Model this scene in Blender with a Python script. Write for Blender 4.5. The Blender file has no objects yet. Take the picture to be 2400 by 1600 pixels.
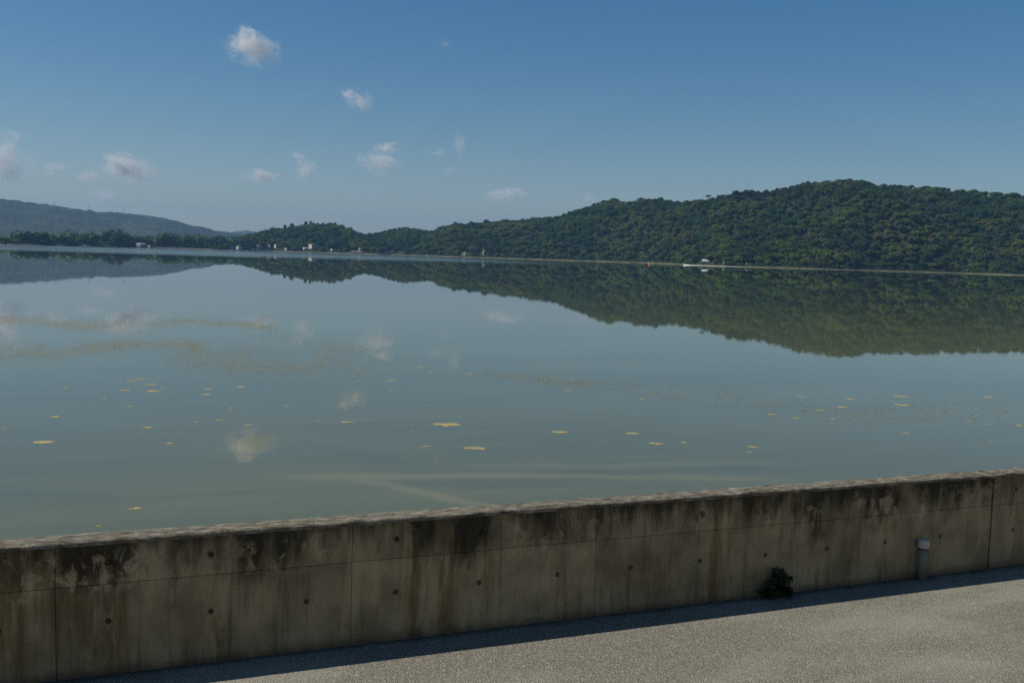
import bpy, bmesh, math, random
import numpy as np
from mathutils import Vector, Matrix, noise as mnoise

rnd = random.Random(7)
rng = np.random.default_rng(11)
S = bpy.context.scene
C = S.collection

# ------------------------------------------------------------------ camera
CAMZ = 2.61            # eye height above the road
WZ = -1.99             # water level
CAM = Vector((0, 0, CAMZ))
YAW, PITCH, ROLL = 0.38401, -0.08589, 0.02948
F_PX = 2333.0          # focal length in photograph pixels (2400 wide)
fw = Vector((math.sin(YAW) * math.cos(PITCH), math.cos(YAW) * math.cos(PITCH), math.sin(PITCH)))
r0 = Vector((math.cos(YAW), -math.sin(YAW), 0))
u0 = r0.cross(fw)
RT = math.cos(ROLL) * r0 + math.sin(ROLL) * u0
UP = -math.sin(ROLL) * r0 + math.cos(ROLL) * u0
cam = bpy.data.cameras.new('camera')
cam.lens = 35 * F_PX / 2333.3
cam.sensor_width = 36
cam.clip_start = 0.1
cam.clip_end = 60000
co = bpy.data.objects.new('camera', cam)
C.objects.link(co)
co.matrix_world = Matrix(((RT.x, UP.x, -fw.x, CAM.x), (RT.y, UP.y, -fw.y, CAM.y), (RT.z, UP.z, -fw.z, CAM.z), (0, 0, 0, 1)))
S.camera = co

# ------------------------------------------------------------------ sky, sun, exposure
SUN_EL, SUN_AZ = math.radians(43), math.radians(-70)
world = bpy.data.worlds.new('World')
S.world = world
world.use_nodes = True
wn = world.node_tree
bg = wn.nodes['Background']
sky = wn.nodes.new('ShaderNodeTexSky')
sky.sky_type = 'NISHITA'
sky.sun_disc = False
sky.sun_elevation = SUN_EL
sky.sun_rotation = SUN_AZ
sky.altitude = 0
sky.air_density = 1.0
sky.dust_density = 0.5
sky.ozone_density = 3.0
hs = wn.nodes.new('ShaderNodeHueSaturation')
hs.inputs['Saturation'].default_value = 1.5
hs.inputs['Value'].default_value = 1.0
gm = wn.nodes.new('ShaderNodeGamma')
gm.inputs['Gamma'].default_value = 0.84
wn.links.new(sky.outputs[0], gm.inputs['Color'])
wn.links.new(gm.outputs[0], hs.inputs['Color'])
wn.links.new(hs.outputs[0], bg.inputs[0])
bg.inputs[1].default_value = 0.094
sun = bpy.data.lights.new('sun', 'SUN')
sun.energy = 5.0
sun.angle = math.radians(0.53)
sun.color = (1.0, 0.925, 0.80)
so = bpy.data.objects.new('sun', sun)
C.objects.link(so)
sd = Vector((math.sin(SUN_AZ) * math.cos(SUN_EL), math.cos(SUN_AZ) * math.cos(SUN_EL), math.sin(SUN_EL)))
so.rotation_euler = sd.to_track_quat('Z', 'Y').to_euler()
so.location = sd * 300
S.view_settings.view_transform = 'Standard'
S.view_settings.look = 'None'
S.view_settings.gamma = 1
S.view_settings.use_curve_mapping = False
S.view_settings.exposure = 0.0
S.cycles.volume_bounces = 2
S.cycles.volume_step_rate = 1.0
S.cycles.max_bounces = 8
S.cycles.use_denoising = False

# ------------------------------------------------------------------ helpers
def ray(x, y):
    return (fw + RT * ((x - 1200) / F_PX) - UP * ((y - 800) / F_PX)).normalized()

def on_z(x, y, z):
    d = ray(x, y)
    return CAM + d * ((z - CAMZ) / d.z)

def az_of(x, y):
    d = ray(x, y)
    return math.atan2(d.x, d.y)

def at_h(x, y, dist):
    """point on the sight line of photograph pixel (x, y) at horizontal distance dist"""
    d = ray(x, y)
    return CAM + d * (dist / math.hypot(d.x, d.y))

def tag(o, label=None, cat=None, group=None, kind=None):
    if label: o['label'] = label
    if cat: o['category'] = cat
    if group: o['group'] = group
    if kind: o['kind'] = kind
    return o

def empty(name, loc=(0, 0, 0), rz=0):
    o = bpy.data.objects.new(name, None)
    o.empty_display_size = 0.2
    C.objects.link(o)
    o.location = loc
    o.rotation_euler = (0, 0, rz)
    return o

def link(name, me, mat=None, parent=None):
    o = bpy.data.objects.new(name, me)
    C.objects.link(o)
    if mat is not None and not me.materials:
        me.materials.append(mat)
    if parent is not None:
        o.parent = parent
    return o

def obj(name, bm, mat=None, parent=None, smooth=False):
    me = bpy.data.meshes.new(name)
    bm.normal_update()
    bm.to_mesh(me)
    bm.free()
    if smooth:
        me.polygons.foreach_set('use_smooth', [True] * len(me.polygons))
    return link(name, me, mat, parent)

def np_mesh(name, V, Fq, smooth=False, col=None):
    """mesh from numpy arrays; Fq is (n,3) or (n,4)"""
    me = bpy.data.meshes.new(name)
    k = Fq.shape[1]
    me.vertices.add(len(V))
    me.vertices.foreach_set('co', np.ascontiguousarray(V, np.float32).ravel())
    me.loops.add(Fq.size)
    me.loops.foreach_set('vertex_index', np.ascontiguousarray(Fq, np.int32).ravel())
    me.polygons.add(len(Fq))
    me.polygons.foreach_set('loop_start', np.arange(0, Fq.size, k, dtype=np.int32))
    me.polygons.foreach_set('loop_total', np.full(len(Fq), k, np.int32))
    if smooth:
        me.polygons.foreach_set('use_smooth', np.ones(len(Fq), bool))
    me.update(calc_edges=True)
    if col is not None:
        a = me.color_attributes.new('col', 'FLOAT_COLOR', 'POINT')
        a.data.foreach_set('color', np.ascontiguousarray(col, np.float32).ravel())
    me.validate()
    return me

def box(bm, x0, x1, y0, y1, z0, z1):
    vs = [bm.verts.new((x, y, z)) for x in (x0, x1) for y in (y0, y1) for z in (z0, z1)]
    for f in ((0, 1, 3, 2), (4, 6, 7, 5), (0, 4, 5, 1), (2, 3, 7, 6), (0, 2, 6, 4), (1, 5, 7, 3)):
        bm.faces.new([vs[i] for i in f])
    return vs

def tube(bm, pts, radii, n=8, cap=True):
    rings = []
    for i, p in enumerate(pts):
        p = Vector(p)
        a = Vector(pts[max(i - 1, 0)])
        b = Vector(pts[min(i + 1, len(pts) - 1)])
        t = (b - a).normalized()
        s = t.cross(Vector((0, 1, 0.01)))
        if s.length < 1e-3:
            s = t.cross(Vector((1, 0, 0)))
        s.normalize()
        q = t.cross(s)
        rings.append([bm.verts.new(p + radii[i] * (math.cos(2 * math.pi * k / n) * s + math.sin(2 * math.pi * k / n) * q)) for k in range(n)])
    for a, b in zip(rings, rings[1:]):
        for k in range(n):
            bm.faces.new((a[k], a[(k + 1) % n], b[(k + 1) % n], b[k]))
    if cap:
        bm.faces.new(rings[0][::-1])
        bm.faces.new(rings[-1])

# ---- material helper: a tiny node DSL
class M:
    def __init__(s, name):
        s.m = bpy.data.materials.new(name)
        s.m.use_nodes = True
        s.t = s.m.node_tree
        s.p = s.t.nodes['Principled BSDF']
        s.out = s.t.nodes['Material Output']
    def n(s, kind, **kw):
        nd = s.t.nodes.new('ShaderNode' + kind)
        for k, v in kw.items():
            setattr(nd, k, v)
        return nd
    def put(s, sock, v):
        if v is None:
            return
        if isinstance(v, bpy.types.NodeSocket):
            s.t.links.new(v, sock)
        elif isinstance(v, (tuple, list)):
            sock.default_value = tuple(v) + ((1.0,) if len(v) == 3 and len(sock.default_value) == 4 else ())
        else:
            sock.default_value = v
    def math(s, op, a, b=None, c=None, clamp=False):
        nd = s.n('Math', operation=op, use_clamp=clamp)
        for i, v in enumerate((a, b, c)):
            s.put(nd.inputs[i], v)
        return nd.outputs[0]
    def vmath(s, op, a, b=None, out=0):
        nd = s.n('VectorMath', operation=op)
        s.put(nd.inputs[0], a)
        s.put(nd.inputs[1], b)
        return nd.outputs[out]
    def pos(s):
        return s.n('NewGeometry').outputs['Position']
    def objc(s):
        return s.n('TexCoord').outputs['Object']
    def sep(s, v):
        nd = s.n('SeparateXYZ')
        s.put(nd.inputs[0], v)
        return nd.outputs
    def scale(s, v, sc):
        return s.vmath('MULTIPLY', v, sc)
    def noise(s, v, sc, det=4, rough=0.55, dist=0.0, dim='3D'):
        nd = s.n('TexNoise', noise_dimensions=dim)
        s.put(nd.inputs['Vector'], v)
        nd.inputs['Scale'].default_value = sc
        nd.inputs['Detail'].default_value = det
        nd.inputs['Roughness'].default_value = rough
        nd.inputs['Distortion'].default_value = dist
        return nd.outputs[0]
    def vor(s, v, sc, out='Distance', feature='F1'):
        nd = s.n('TexVoronoi', feature=feature)
        s.put(nd.inputs['Vector'], v)
        nd.inputs['Scale'].default_value = sc
        return nd.outputs[out]
    def step(s, v, lo, hi, a=0.0, b=1.0):
        nd = s.n('MapRange', interpolation_type='SMOOTHSTEP')
        s.put(nd.inputs[0], v)
        for i, q in enumerate((lo, hi, a, b)):
            s.put(nd.inputs[i + 1], q)
        return nd.outputs[0]
    def mix(s, fac, a, b, mode='MIX'):
        nd = s.n('Mix', data_type='RGBA', blend_type=mode)
        s.put(nd.inputs[0], fac)
        s.put(nd.inputs[6], a)
        s.put(nd.inputs[7], b)
        return nd.outputs[2]
    def ramp(s, v, stops):
        nd = s.n('ValToRGB')
        s.put(nd.inputs[0], v)
        e = nd.color_ramp.elements
        while len(e) < len(stops):
            e.new(0.5)
        for el, (p, c) in zip(e, stops):
            el.position = p
            el.color = tuple(c) + (1,)
        return nd.outputs[0]
    def bump(s, h, strength=0.3, dist=0.01, normal=None):
        nd = s.n('Bump')
        nd.inputs['Strength'].default_value = strength
        nd.inputs['Distance'].default_value = dist
        s.put(nd.inputs['Height'], h)
        if normal is not None:
            s.put(nd.inputs['Normal'], normal)
        return nd.outputs[0]
    def set(s, color=None, rough=None, normal=None, spec=None, **kw):
        s.put(s.p.inputs['Base Color'], color)
        s.put(s.p.inputs['Roughness'], rough)
        s.put(s.p.inputs['Specular IOR Level'], spec)
        s.put(s.p.inputs['Normal'], normal)
        for k, v in kw.items():
            s.put(s.p.inputs[k], v)
        return s.m

def plain(name, col, rough=0.7, var=0.25, scale=3.0, spec=0.3, bump=0.15):
    m = M(name)
    v = m.objc()
    a = m.noise(v, scale, 5)
    c = m.mix(m.step(a, 0.3, 0.7), tuple(q * (1 - var) for q in col), tuple(min(1, q * (1 + var)) for q in col))
    return m.set(c, rough, m.bump(m.noise(v, scale * 6, 4), bump, 0.01), spec)

# ------------------------------------------------------------------ materials
def concrete_mat(name, age):
    """shuttered sea-wall concrete; stains follow the height on the wall and run down in streaks"""
    m = M(name)
    P = m.pos()
    x, y, z = m.sep(P)
    rn = m.n('ObjectInfo').outputs['Random']
    base = m.mix(m.step(m.noise(P, 2.2, 6, 0.6), 0.32, 0.68), (0.175, 0.150, 0.092), (0.335, 0.292, 0.190))
    # run-down streaks
    st = m.noise(m.scale(P, (5.5, 1, 0.45)), 1.0, 6, 0.62)
    st2 = m.noise(m.scale(P, (17, 1, 1.0)), 1.0, 4, 0.6)
    base = m.mix(m.math('MULTIPLY', m.math('MULTIPLY', m.step(st, 0.46, 0.64), m.step(m.noise(m.scale(P, (1.3, 1, 0.5)), 1.0, 2), 0.40, 0.60)), 0.85 * age), base, (0.128, 0.092, 0.040))
    base = m.mix(m.math('MULTIPLY', m.step(st2, 0.5, 0.72), 0.50 * age), base, (0.070, 0.058, 0.032))
    pale = m.math('MULTIPLY', m.step(m.noise(m.scale(P, (4.0, 1, 0.8)), 1.7, 6, 0.65), 0.50, 0.68), 0.75)
    base = m.mix(pale, base, (0.37, 0.315, 0.185))
    # black algae crust running down from the top edge
    edge = m.math('ADD', z, m.math('MULTIPLY', m.math('SUBTRACT', m.noise(m.scale(P, (6.5, 1, 1.6)), 1.0, 6, 0.68), 0.5), 1.05))
    edge = m.math('ADD', edge, m.math('MULTIPLY', m.math('SUBTRACT', m.noise(m.scale(P, (1.1, 1, 0.6)), 1.7, 3), 0.5), 0.75))
    crust = m.math('MULTIPLY', m.step(edge, 0.52, 0.90), 0.95 * age)
    base = m.mix(crust, base, (0.026, 0.021, 0.013))
    # whitish efflorescence scabs around the cold joint and in the upper lift
    eff = m.noise(m.scale(P, (11, 1, 7.5)), 1.0, 7, 0.72, 0.6)
    zone = m.math('MULTIPLY', m.step(z, 0.46, 0.57), m.step(z, 0.82, 0.70))
    grp = m.step(m.noise(m.scale(P, (2.1, 1, 1.0)), 1.0, 2), 0.44, 0.60)
    scab = m.math('MULTIPLY', m.math('MULTIPLY', m.step(eff, 0.50, 0.63), zone), m.math('MULTIPLY', grp, 0.62 * age))
    base = m.mix(scab, base, (0.44, 0.385, 0.25))
    # damp dirt line at the foot
    foot = m.math('MULTIPLY', m.step(m.math('ADD', z, m.math('MULTIPLY', m.noise(P, 9, 4), 0.10)), 0.13, 0.04), 0.7)
    base = m.mix(foot, base, (0.055, 0.052, 0.042))
    # fine pores
    base = m.mix(m.math('MULTIPLY', m.step(m.noise(P, 85, 3, 0.7), 0.57, 0.72), 0.5), base, (0.04, 0.038, 0.032))
    tone = m.math('MULTIPLY_ADD', rn, 0.20, 0.90)
    base = m.mix(1.0, base, m.n('CombineColor').outputs[0], 'MULTIPLY') if False else m.vmath('MULTIPLY', base, m.comb(tone))
    b = m.bump(m.math('ADD', m.noise(P, 30, 8, 0.65), m.math('MULTIPLY', m.noise(P, 160, 4, 0.7), 0.4)), 0.5, 0.006)
    return m.set(base, 0.9, b, 0.25)

def _comb(s, v):
    nd = s.n('CombineXYZ')
    for i in range(3):
        s.put(nd.inputs[i], v)
    return nd.outputs[0]
M.comb = _comb

MT = {}
MT['wall'] = concrete_mat('stained_concrete', 1.0)
MT['wall_pale'] = concrete_mat('paler_concrete', 0.62)

m = M('weathered_wall_top')
P = m.pos()
c = m.ramp(m.noise(m.scale(P, (9, 26, 26)), 1.0, 7, 0.7), [(0.32, (0.035, 0.032, 0.026)), (0.47, (0.125, 0.113, 0.085)), (0.58, (0.22, 0.205, 0.16)), (0.72, (0.42, 0.40, 0.32))])
lich = m.step(m.noise(m.scale(P, (5, 18, 18)), 1.3, 5), 0.60, 0.72)
c = m.mix(m.math('MULTIPLY', lich, 0.5), c, (0.30, 0.25, 0.11))
MT['wall_top'] = m.set(c, 0.95, m.bump(m.noise(P, 45, 8, 0.7), 0.9, 0.012), 0.2)

m = M('dark_recess')
MT['hole'] = m.set(m.mix(m.noise(m.objc(), 60, 3), (0.040, 0.036, 0.028), (0.10, 0.09, 0.068)), 0.95)
MT['joint'] = plain('joint_filler', (0.03, 0.03, 0.028), 0.9)

m = M('worn_asphalt')
P = m.pos()
x, y, z = m.sep(P)
st = m.vor(P, 120, 'Color')
stv = m.sep(st)[0]
dd = m.vor(P, 120, 'Distance')
c = m.ramp(stv, [(0.0, (0.152, 0.140, 0.110)), (0.35, (0.225, 0.212, 0.170)), (0.75, (0.300, 0.284, 0.230)), (0.97, (0.47, 0.45, 0.38))])
c = m.mix(m.math('MULTIPLY', m.step(dd, 0.30, 0.62), 0.65), c, (0.085, 0.079, 0.062))
c = m.mix(m.math('MULTIPLY', m.step(m.noise(P, 14, 5, 0.65), 0.45, 0.7), 0.30), c, (0.150, 0.142, 0.112))
big = m.noise(m.scale(P, (0.5, 1.3, 1)), 1.0, 4)
c = m.mix(m.math('MULTIPLY', m.step(big, 0.42, 0.70), 0.35), c, (0.38, 0.37, 0.30))
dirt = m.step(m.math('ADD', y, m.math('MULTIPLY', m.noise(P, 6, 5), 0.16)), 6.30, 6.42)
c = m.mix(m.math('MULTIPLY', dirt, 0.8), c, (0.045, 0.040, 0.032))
h = m.math('SUBTRACT', m.math('MULTIPLY', stv, 0.5), dd)
nb = m.bump(h, 0.8, 0.006)
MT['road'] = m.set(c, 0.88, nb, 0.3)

# water: silty shallow sea, mirror calm, a rippled breeze lane along the far left shore
m = M('calm_sea_water')
P = m.pos()
x, y, z = m.sep(P)
def seg(m, P, a, b, w0, w1, jit=0.35):
    """soft mask of a submerged sand ridge from a to b in world metres"""
    A, B = Vector((a[0], a[1], 0)), Vector((b[0], b[1], 0))
    L = (B - A).length
    t = (B - A) / L
    rel = m.vmath('SUBTRACT', P, (A.x, A.y, 0))
    u = m.vmath('DOT_PRODUCT', rel, tuple(t), 1)
    v = m.vmath('DOT_PRODUCT', rel, (-t.y, t.x, 0), 1)
    v = m.math('ADD', v, m.math('MULTIPLY', m.math('SUBTRACT', m.noise(m.scale(P, (0.25, 0.25, 1)), 1.0, 4), 0.5), jit * 4))
    side = m.step(m.math('ABSOLUTE', v), w1, w0)
    ends = m.math('MULTIPLY', m.step(u, -0.25 * L, 0.12 * L), m.step(u, 1.25 * L, 0.85 * L))
    return m.math('MULTIPLY', side, ends)
silt = m.mix(m.step(m.noise(m.scale(P, (0.045, 0.10, 1)), 1.0, 5, 0.55), 0.3, 0.7), (0.100, 0.106, 0.046), (0.128, 0.132, 0.058))
rb = m.noise(m.scale(P, (0.10, 1.1, 1)), 1.0, 3, 0.5)
rb = m.math('MULTIPLY', m.step(rb, 0.50, 0.68), m.step(y, 45, 15))
silt = m.mix(m.math('MULTIPLY', rb, 0.27), silt, (0.165, 0.155, 0.075))
rb2 = m.noise(m.scale(P, (0.07, 0.75, 1)), 1.3, 3, 0.5)
silt = m.mix(m.math('MULTIPLY', m.math('MULTIPLY', m.step(rb2, 0.52, 0.70), m.step(y, 60, 18)), 0.30), silt, (0.078, 0.090, 0.046))
far = m.step(y, 25, 110)
silt = m.mix(far, silt, (0.056, 0.070, 0.034))
def wpt(dx, dy):
    q = on_z(dx * 1.0204, dy * 1.0204, WZ)
    return (q.x, q.y)
for a, b, w0, w1, k, colr in (
        (wpt(700, 1094), wpt(1250, 1092), 0.06, 0.42, 0.8, (0.215, 0.190, 0.085)),
        (wpt(1250, 1092), wpt(1750, 1100), 0.05, 0.36, 0.6, (0.215, 0.190, 0.085)),
        (wpt(850, 1104), wpt(1100, 1160), 0.05, 0.34, 0.75, (0.225, 0.195, 0.092)),
        (wpt(1150, 1070), wpt(1750, 1064), 0.06, 0.45, 0.45, (0.210, 0.185, 0.090)),
        (wpt(560, 1044), wpt(730, 1018), 0.10, 0.80, 0.40, (0.072, 0.084, 0.052)),
        (wpt(760, 1030), wpt(960, 1075), 0.10, 0.70, 0.35, (0.072, 0.084, 0.052)),
        (wpt(880, 1112), wpt(1500, 1116), 0.08, 0.40, 0.45, (0.072, 0.084, 0.052)),
        (wpt(0, 1128), wpt(260, 1142), 0.10, 0.45, 0.45, (0.072, 0.084, 0.052)),
        (wpt(1250, 1082), wpt(1800, 1080), 0.08, 0.4, 0.45, (0.072, 0.084, 0.052))):
    silt = m.mix(m.math('MULTIPLY', seg(m, P, a, b, w0, w1), k * 0.62), silt, colr)
# breeze lane
lane = m.math('ADD', y, m.math('MULTIPLY', m.math('SUBTRACT', m.noise(m.scale(P, (0.0012, 0.006, 1)), 1.0, 3), 0.5), 260))
lane_x = m.math('SUBTRACT', x, m.math('MULTIPLY', y, 0.27))
lm = m.math('MULTIPLY', m.step(lane, 430, 620), m.step(lane_x, 240, -40))
streak = m.step(m.noise(m.scale(P, (0.0022, 0.035, 1)), 1.0, 4, 0.6), 0.36, 0.58)
lm = m.math('MULTIPLY', lm, streak)
rough = m.math('MULTIPLY_ADD', lm, 0.24, 0.0)
rip = m.noise(m.scale(P, (0.8, 1.6, 1)), 1.0, 3, 0.5)
rip2 = m.noise(m.scale(P, (5.0, 7.0, 1)), 1.0, 2, 0.5)
hgt = m.math('ADD', rip, m.math('MULTIPLY', rip2, 0.10))
calm = m.step(y, 260, 20, 0.18, 1.0)
MT['water'] = m.set(silt, rough, m.bump(m.math('MULTIPLY', hgt, calm), 0.05, 0.018), 0.5, IOR=1.333)

m = M('yellow_floating_algae')
c = m.ramp(m.noise(m.pos(), 7, 5, 0.65), [(0.3, (0.27, 0.215, 0.075)), (0.5, (0.36, 0.295, 0.115)), (0.75, (0.45, 0.38, 0.17))])
MT['algae'] = m.set(c, 0.8, m.bump(m.noise(m.pos(), 30, 4), 0.6, 0.02), 0.3)
m = M('thin_algae_flakes')
c = m.ramp(m.noise(m.pos(), 1.1, 3, 0.6), [(0.3, (0.19, 0.172, 0.088)), (0.7, (0.30, 0.268, 0.145))])
MT['flake'] = m.set(c, 0.8, None, 0.3)

m = M('foliage')
at = m.n('Attribute', attribute_name='col').outputs['Color']
oc = m.n('ObjectInfo').outputs['Color']
c = m.vmath('MULTIPLY', at, oc)
m.set(c, 0.75, None, 0.12)
tr = m.n('BsdfTranslucent')
m.put(tr.inputs[0], m.vmath('MULTIPLY', c, (1.0, 1.15, 0.6)))
ms = m.n('MixShader')
ms.inputs[0].default_value = 0.32
m.t.links.new(m.p.outputs[0], ms.inputs[1])
m.t.links.new(tr.outputs[0], ms.inputs[2])
m.t.links.new(ms.outputs[0], m.out.inputs[0])
MT['leaf'] = m.m
MT['bark'] = plain('grey_bark', (0.10, 0.085, 0.065), 0.9, 0.3, 2)

m = M('forest_floor')
c = m.mix(m.step(m.noise(m.pos(), 0.05, 6, 0.65), 0.35, 0.65), (0.018, 0.032, 0.012), (0.034, 0.052, 0.018))
MT['floor'] = m.set(c, 0.95, m.bump(m.noise(m.pos(), 0.25, 6, 0.7), 1.0, 3.0), 0.1)
m = M('mountain_woods')
c = m.mix(m.step(m.noise(m.pos(), 0.006, 6, 0.65), 0.35, 0.65), (0.022, 0.036, 0.018), (0.055, 0.066, 0.030))
c = m.mix(m.step(m.noise(m.scale(m.pos(), (1, 1, 3)), 0.012, 4, 0.6), 0.66, 0.74), c, (0.12, 0.105, 0.07))
MT['mount'] = m.set(c, 0.95, m.bump(m.noise(m.pos(), 0.05, 6, 0.7), 1.0, 12.0), 0.1)
MT['sand'] = plain('pale_shore_sand', (0.17, 0.145, 0.092), 0.9, 0.4, 0.05)
MT['shore'] = plain('grey_stony_shore', (0.115, 0.105, 0.085), 0.9, 0.45, 0.04)
MT['rock'] = plain('pale_limestone', (0.25, 0.225, 0.165), 0.9, 0.35, 0.4)
MT['tan'] = plain('tan_earth_bank', (0.20, 0.165, 0.105), 0.95, 0.3, 0.3)
MT['white'] = plain('white_painted_render', (0.56, 0.55, 0.52), 0.7, 0.08, 0.4)
MT['grey'] = plain('grey_render', (0.33, 0.33, 0.32), 0.8, 0.15, 0.4)
MT['red'] = plain('red_brown_tiles', (0.20, 0.085, 0.06), 0.8, 0.25, 0.8)
MT['cream'] = plain('cream_render', (0.54, 0.50, 0.40), 0.8, 0.12, 0.4)
MT['roofgrey'] = plain('pale_roof_sheet', (0.40, 0.43, 0.45), 0.5, 0.1, 0.5)
MT['brown'] = plain('weathered_brown_boards', (0.12, 0.085, 0.06), 0.9, 0.3, 1.0)
m = M('window_glass'); MT['glass'] = m.set((0.03, 0.04, 0.05), 0.08, None, 0.5)
MT['orange'] = plain('orange_plastic', (0.75, 0.20, 0.06), 0.5, 0.1)
MT['hull'] = plain('white_gelcoat', (0.60, 0.60, 0.58), 0.3, 0.05)
MT['foam'] = plain('wake_foam', (0.50, 0.52, 0.51), 0.9, 0.2, 0.6)
MT['steel'] = plain('galvanised_steel', (0.30, 0.32, 0.34), 0.5, 0.1)
MT['pvc'] = plain('grey_plastic_pipe', (0.165, 0.16, 0.145), 0.5, 0.12, 12)
MT['cap'] = plain('white_plastic_cap', (0.42, 0.40, 0.36), 0.45, 0.06, 20)
MT['rubber'] = plain('black_rubber', (0.02, 0.02, 0.02), 0.7)
m = M('dark_broad_leaf')
c = m.mix(m.n('ObjectInfo').outputs['Random'], (0.016, 0.026, 0.010), (0.036, 0.050, 0.018))
MT['broadleaf'] = m.set(c, 0.5, None, 0.3)
MT['stem'] = plain('plant_stem', (0.07, 0.055, 0.03), 0.8)

# ------------------------------------------------------------------ water, road, wall core
WALL_Y = 6.33
bm = bmesh.new()
vs = [bm.verts.new(p) for p in ((-6500, WALL_Y + 0.10, WZ), (6500, WALL_Y + 0.10, WZ), (6500, 9300, WZ), (-6500, 9300, WZ))]
bm.faces.new(vs)
tag(obj('water', bm, MT['water']), kind='structure')

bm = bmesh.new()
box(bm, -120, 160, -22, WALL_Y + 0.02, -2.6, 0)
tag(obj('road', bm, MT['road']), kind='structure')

V = []  # added unseen bank behind the camera, throws warm bounce light onto the shaded wall
for i in range(61):
    X = -150 + 5 * i
    for j, (Y, Z) in enumerate(((-9, 0.02), (-12, 1.2), (-16, 4.2), (-21, 8.0), (-27, 11.0), (-36, 13.5), (-60, 15))):
        V.append((X, Y + mnoise.noise((X * 0.1, j, 3)) * 0.9 * (j > 0), Z + mnoise.fractal((X * 0.12, j * 1.7, 8), 0.8, 2.0, 3) * 0.5 * (j > 0)))
Fb = [(i * 7 + j, (i + 1) * 7 + j, (i + 1) * 7 + j + 1, i * 7 + j + 1) for i in range(60) for j in range(6)]
MT['bounce'] = plain('warm_bounce_tan', (0.34, 0.27, 0.12), 0.95, 0.3, 0.5)
me_ = np_mesh('added_bounce_bank', np.array(V), np.array(Fb)[:, ::-1], True)
tag(link('added_bounce_bank', me_, MT['bounce']), kind='structure')

TOP = 0.832
SEAM = 0.566
HOLE_R = 0.0195

def panel(parent, name, x0, x1, z0, z1, holes, mat, yf=WALL_Y):
    """one shutter impression: front face with real recessed tie holes and eased edges"""
    e = 0.0016
    dep = 0.05
    bm = bmesh.new()
    q = lambda x, z: bm.verts.new((x, yf, z))
    out = [q(x, z) for x, z in ((x0 + e, z0 + e), (x1 - e, z0 + e), (x1 - e, z1 - e), (x0 + e, z1 - e))]
    rings = []
    K, C_ = 16, 0.045
    cx0 = x0 + e
    for hx, hz in sorted(holes):
        for xa, xb, za, zb in ((cx0, hx - C_, z0 + e, z1 - e), (hx - C_, hx + C_, z0 + e, hz - C_), (hx - C_, hx + C_, hz + C_, z1 - e)):
            bm.faces.new([q(xa, za), q(xb, za), q(xb, zb), q(xa, zb)])
        cx0 = hx + C_
        ring = [q(hx + HOLE_R * math.cos(2 * math.pi * i / K), hz + HOLE_R * math.sin(2 * math.pi * i / K)) for i in range(K)]
        sq = []
        for i in range(K):
            c_, s_ = math.cos(2 * math.pi * i / K), math.sin(2 * math.pi * i / K)
            mx = max(abs(c_), abs(s_))
            sq.append(q(hx + C_ * c_ / mx, hz + C_ * s_ / mx))
        for i in range(K):
            j = (i + 1) % K
            bm.faces.new((sq[i], sq[j], ring[j], ring[i]))
        rings.append(ring)
    bm.faces.new([q(cx0, z0 + e), q(x1 - e, z0 + e), q(x1 - e, z1 - e), q(cx0, z1 - e)])
    mid = [bm.verts.new((x, yf + 0.005, z)) for x, z in ((x0, z0), (x1, z0), (x1, z1), (x0, z1))]
    bak = [bm.verts.new((x, yf + dep, z)) for x, z in ((x0, z0), (x1, z0), (x1, z1), (x0, z1))]
    for a, b in ((out, mid), (mid, bak)):
        for i in range(4):
            bm.faces.new((a[i], a[(i + 1) % 4], b[(i + 1) % 4], b[i]))
    for ring in rings:
        cx = sum((v.co.x for v in ring)) / len(ring)
        cz = sum((v.co.z for v in ring)) / len(ring)
        inn = [bm.verts.new((cx + (v.co.x - cx) * 0.72, yf + 0.020, cz + (v.co.z - cz) * 0.72)) for v in ring]
        k = len(ring)
        for i in range(k):
            bm.faces.new((ring[i], ring[(i + 1) % k], inn[(i + 1) % k], inn[i]))
    return obj(name, bm, mat, parent)

plug_bm = bmesh.new()
bmesh.ops.create_cone(plug_bm, cap_ends=True, segments=14, radius1=HOLE_R * 0.74, radius2=HOLE_R * 0.50, depth=0.010, matrix=Matrix.Rotation(math.radians(90), 4, 'X'))
plug_me = bpy.data.meshes.new('tie_hole_plug')
plug_bm.to_mesh(plug_me)
plug_bm.free()
plug_me.materials.append(MT['hole'])

scab_me = []
for q in range(3):
    bm = bmesh.new()
    k = 16
    ra, rb = [], []
    for i in range(k):
        a = 2 * math.pi * i / k
        r_ = HOLE_R * (1.55 + 0.55 * mnoise.noise((math.cos(a) * 1.3 + q * 7, math.sin(a) * 1.3, 0.3)))
        ra.append(bm.verts.new((r_ * math.cos(a), -0.001, r_ * 1.15 * math.sin(a))))
        rb.append(bm.verts.new((HOLE_R * 1.02 * math.cos(a), -0.004, HOLE_R * 1.02 * math.sin(a))))
    for i in range(k):
        bm.faces.new((ra[i], ra[(i + 1) % k], rb[(i + 1) % k], rb[i]))
    me = bpy.data.meshes.new('tie_hole_patch')
    bm.to_mesh(me)
    bm.free()
    me.materials.append(plain('pale_hole_patch', (0.17, 0.155, 0.11), 0.95, 0.5, 25))
    scab_me.append(me)

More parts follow.
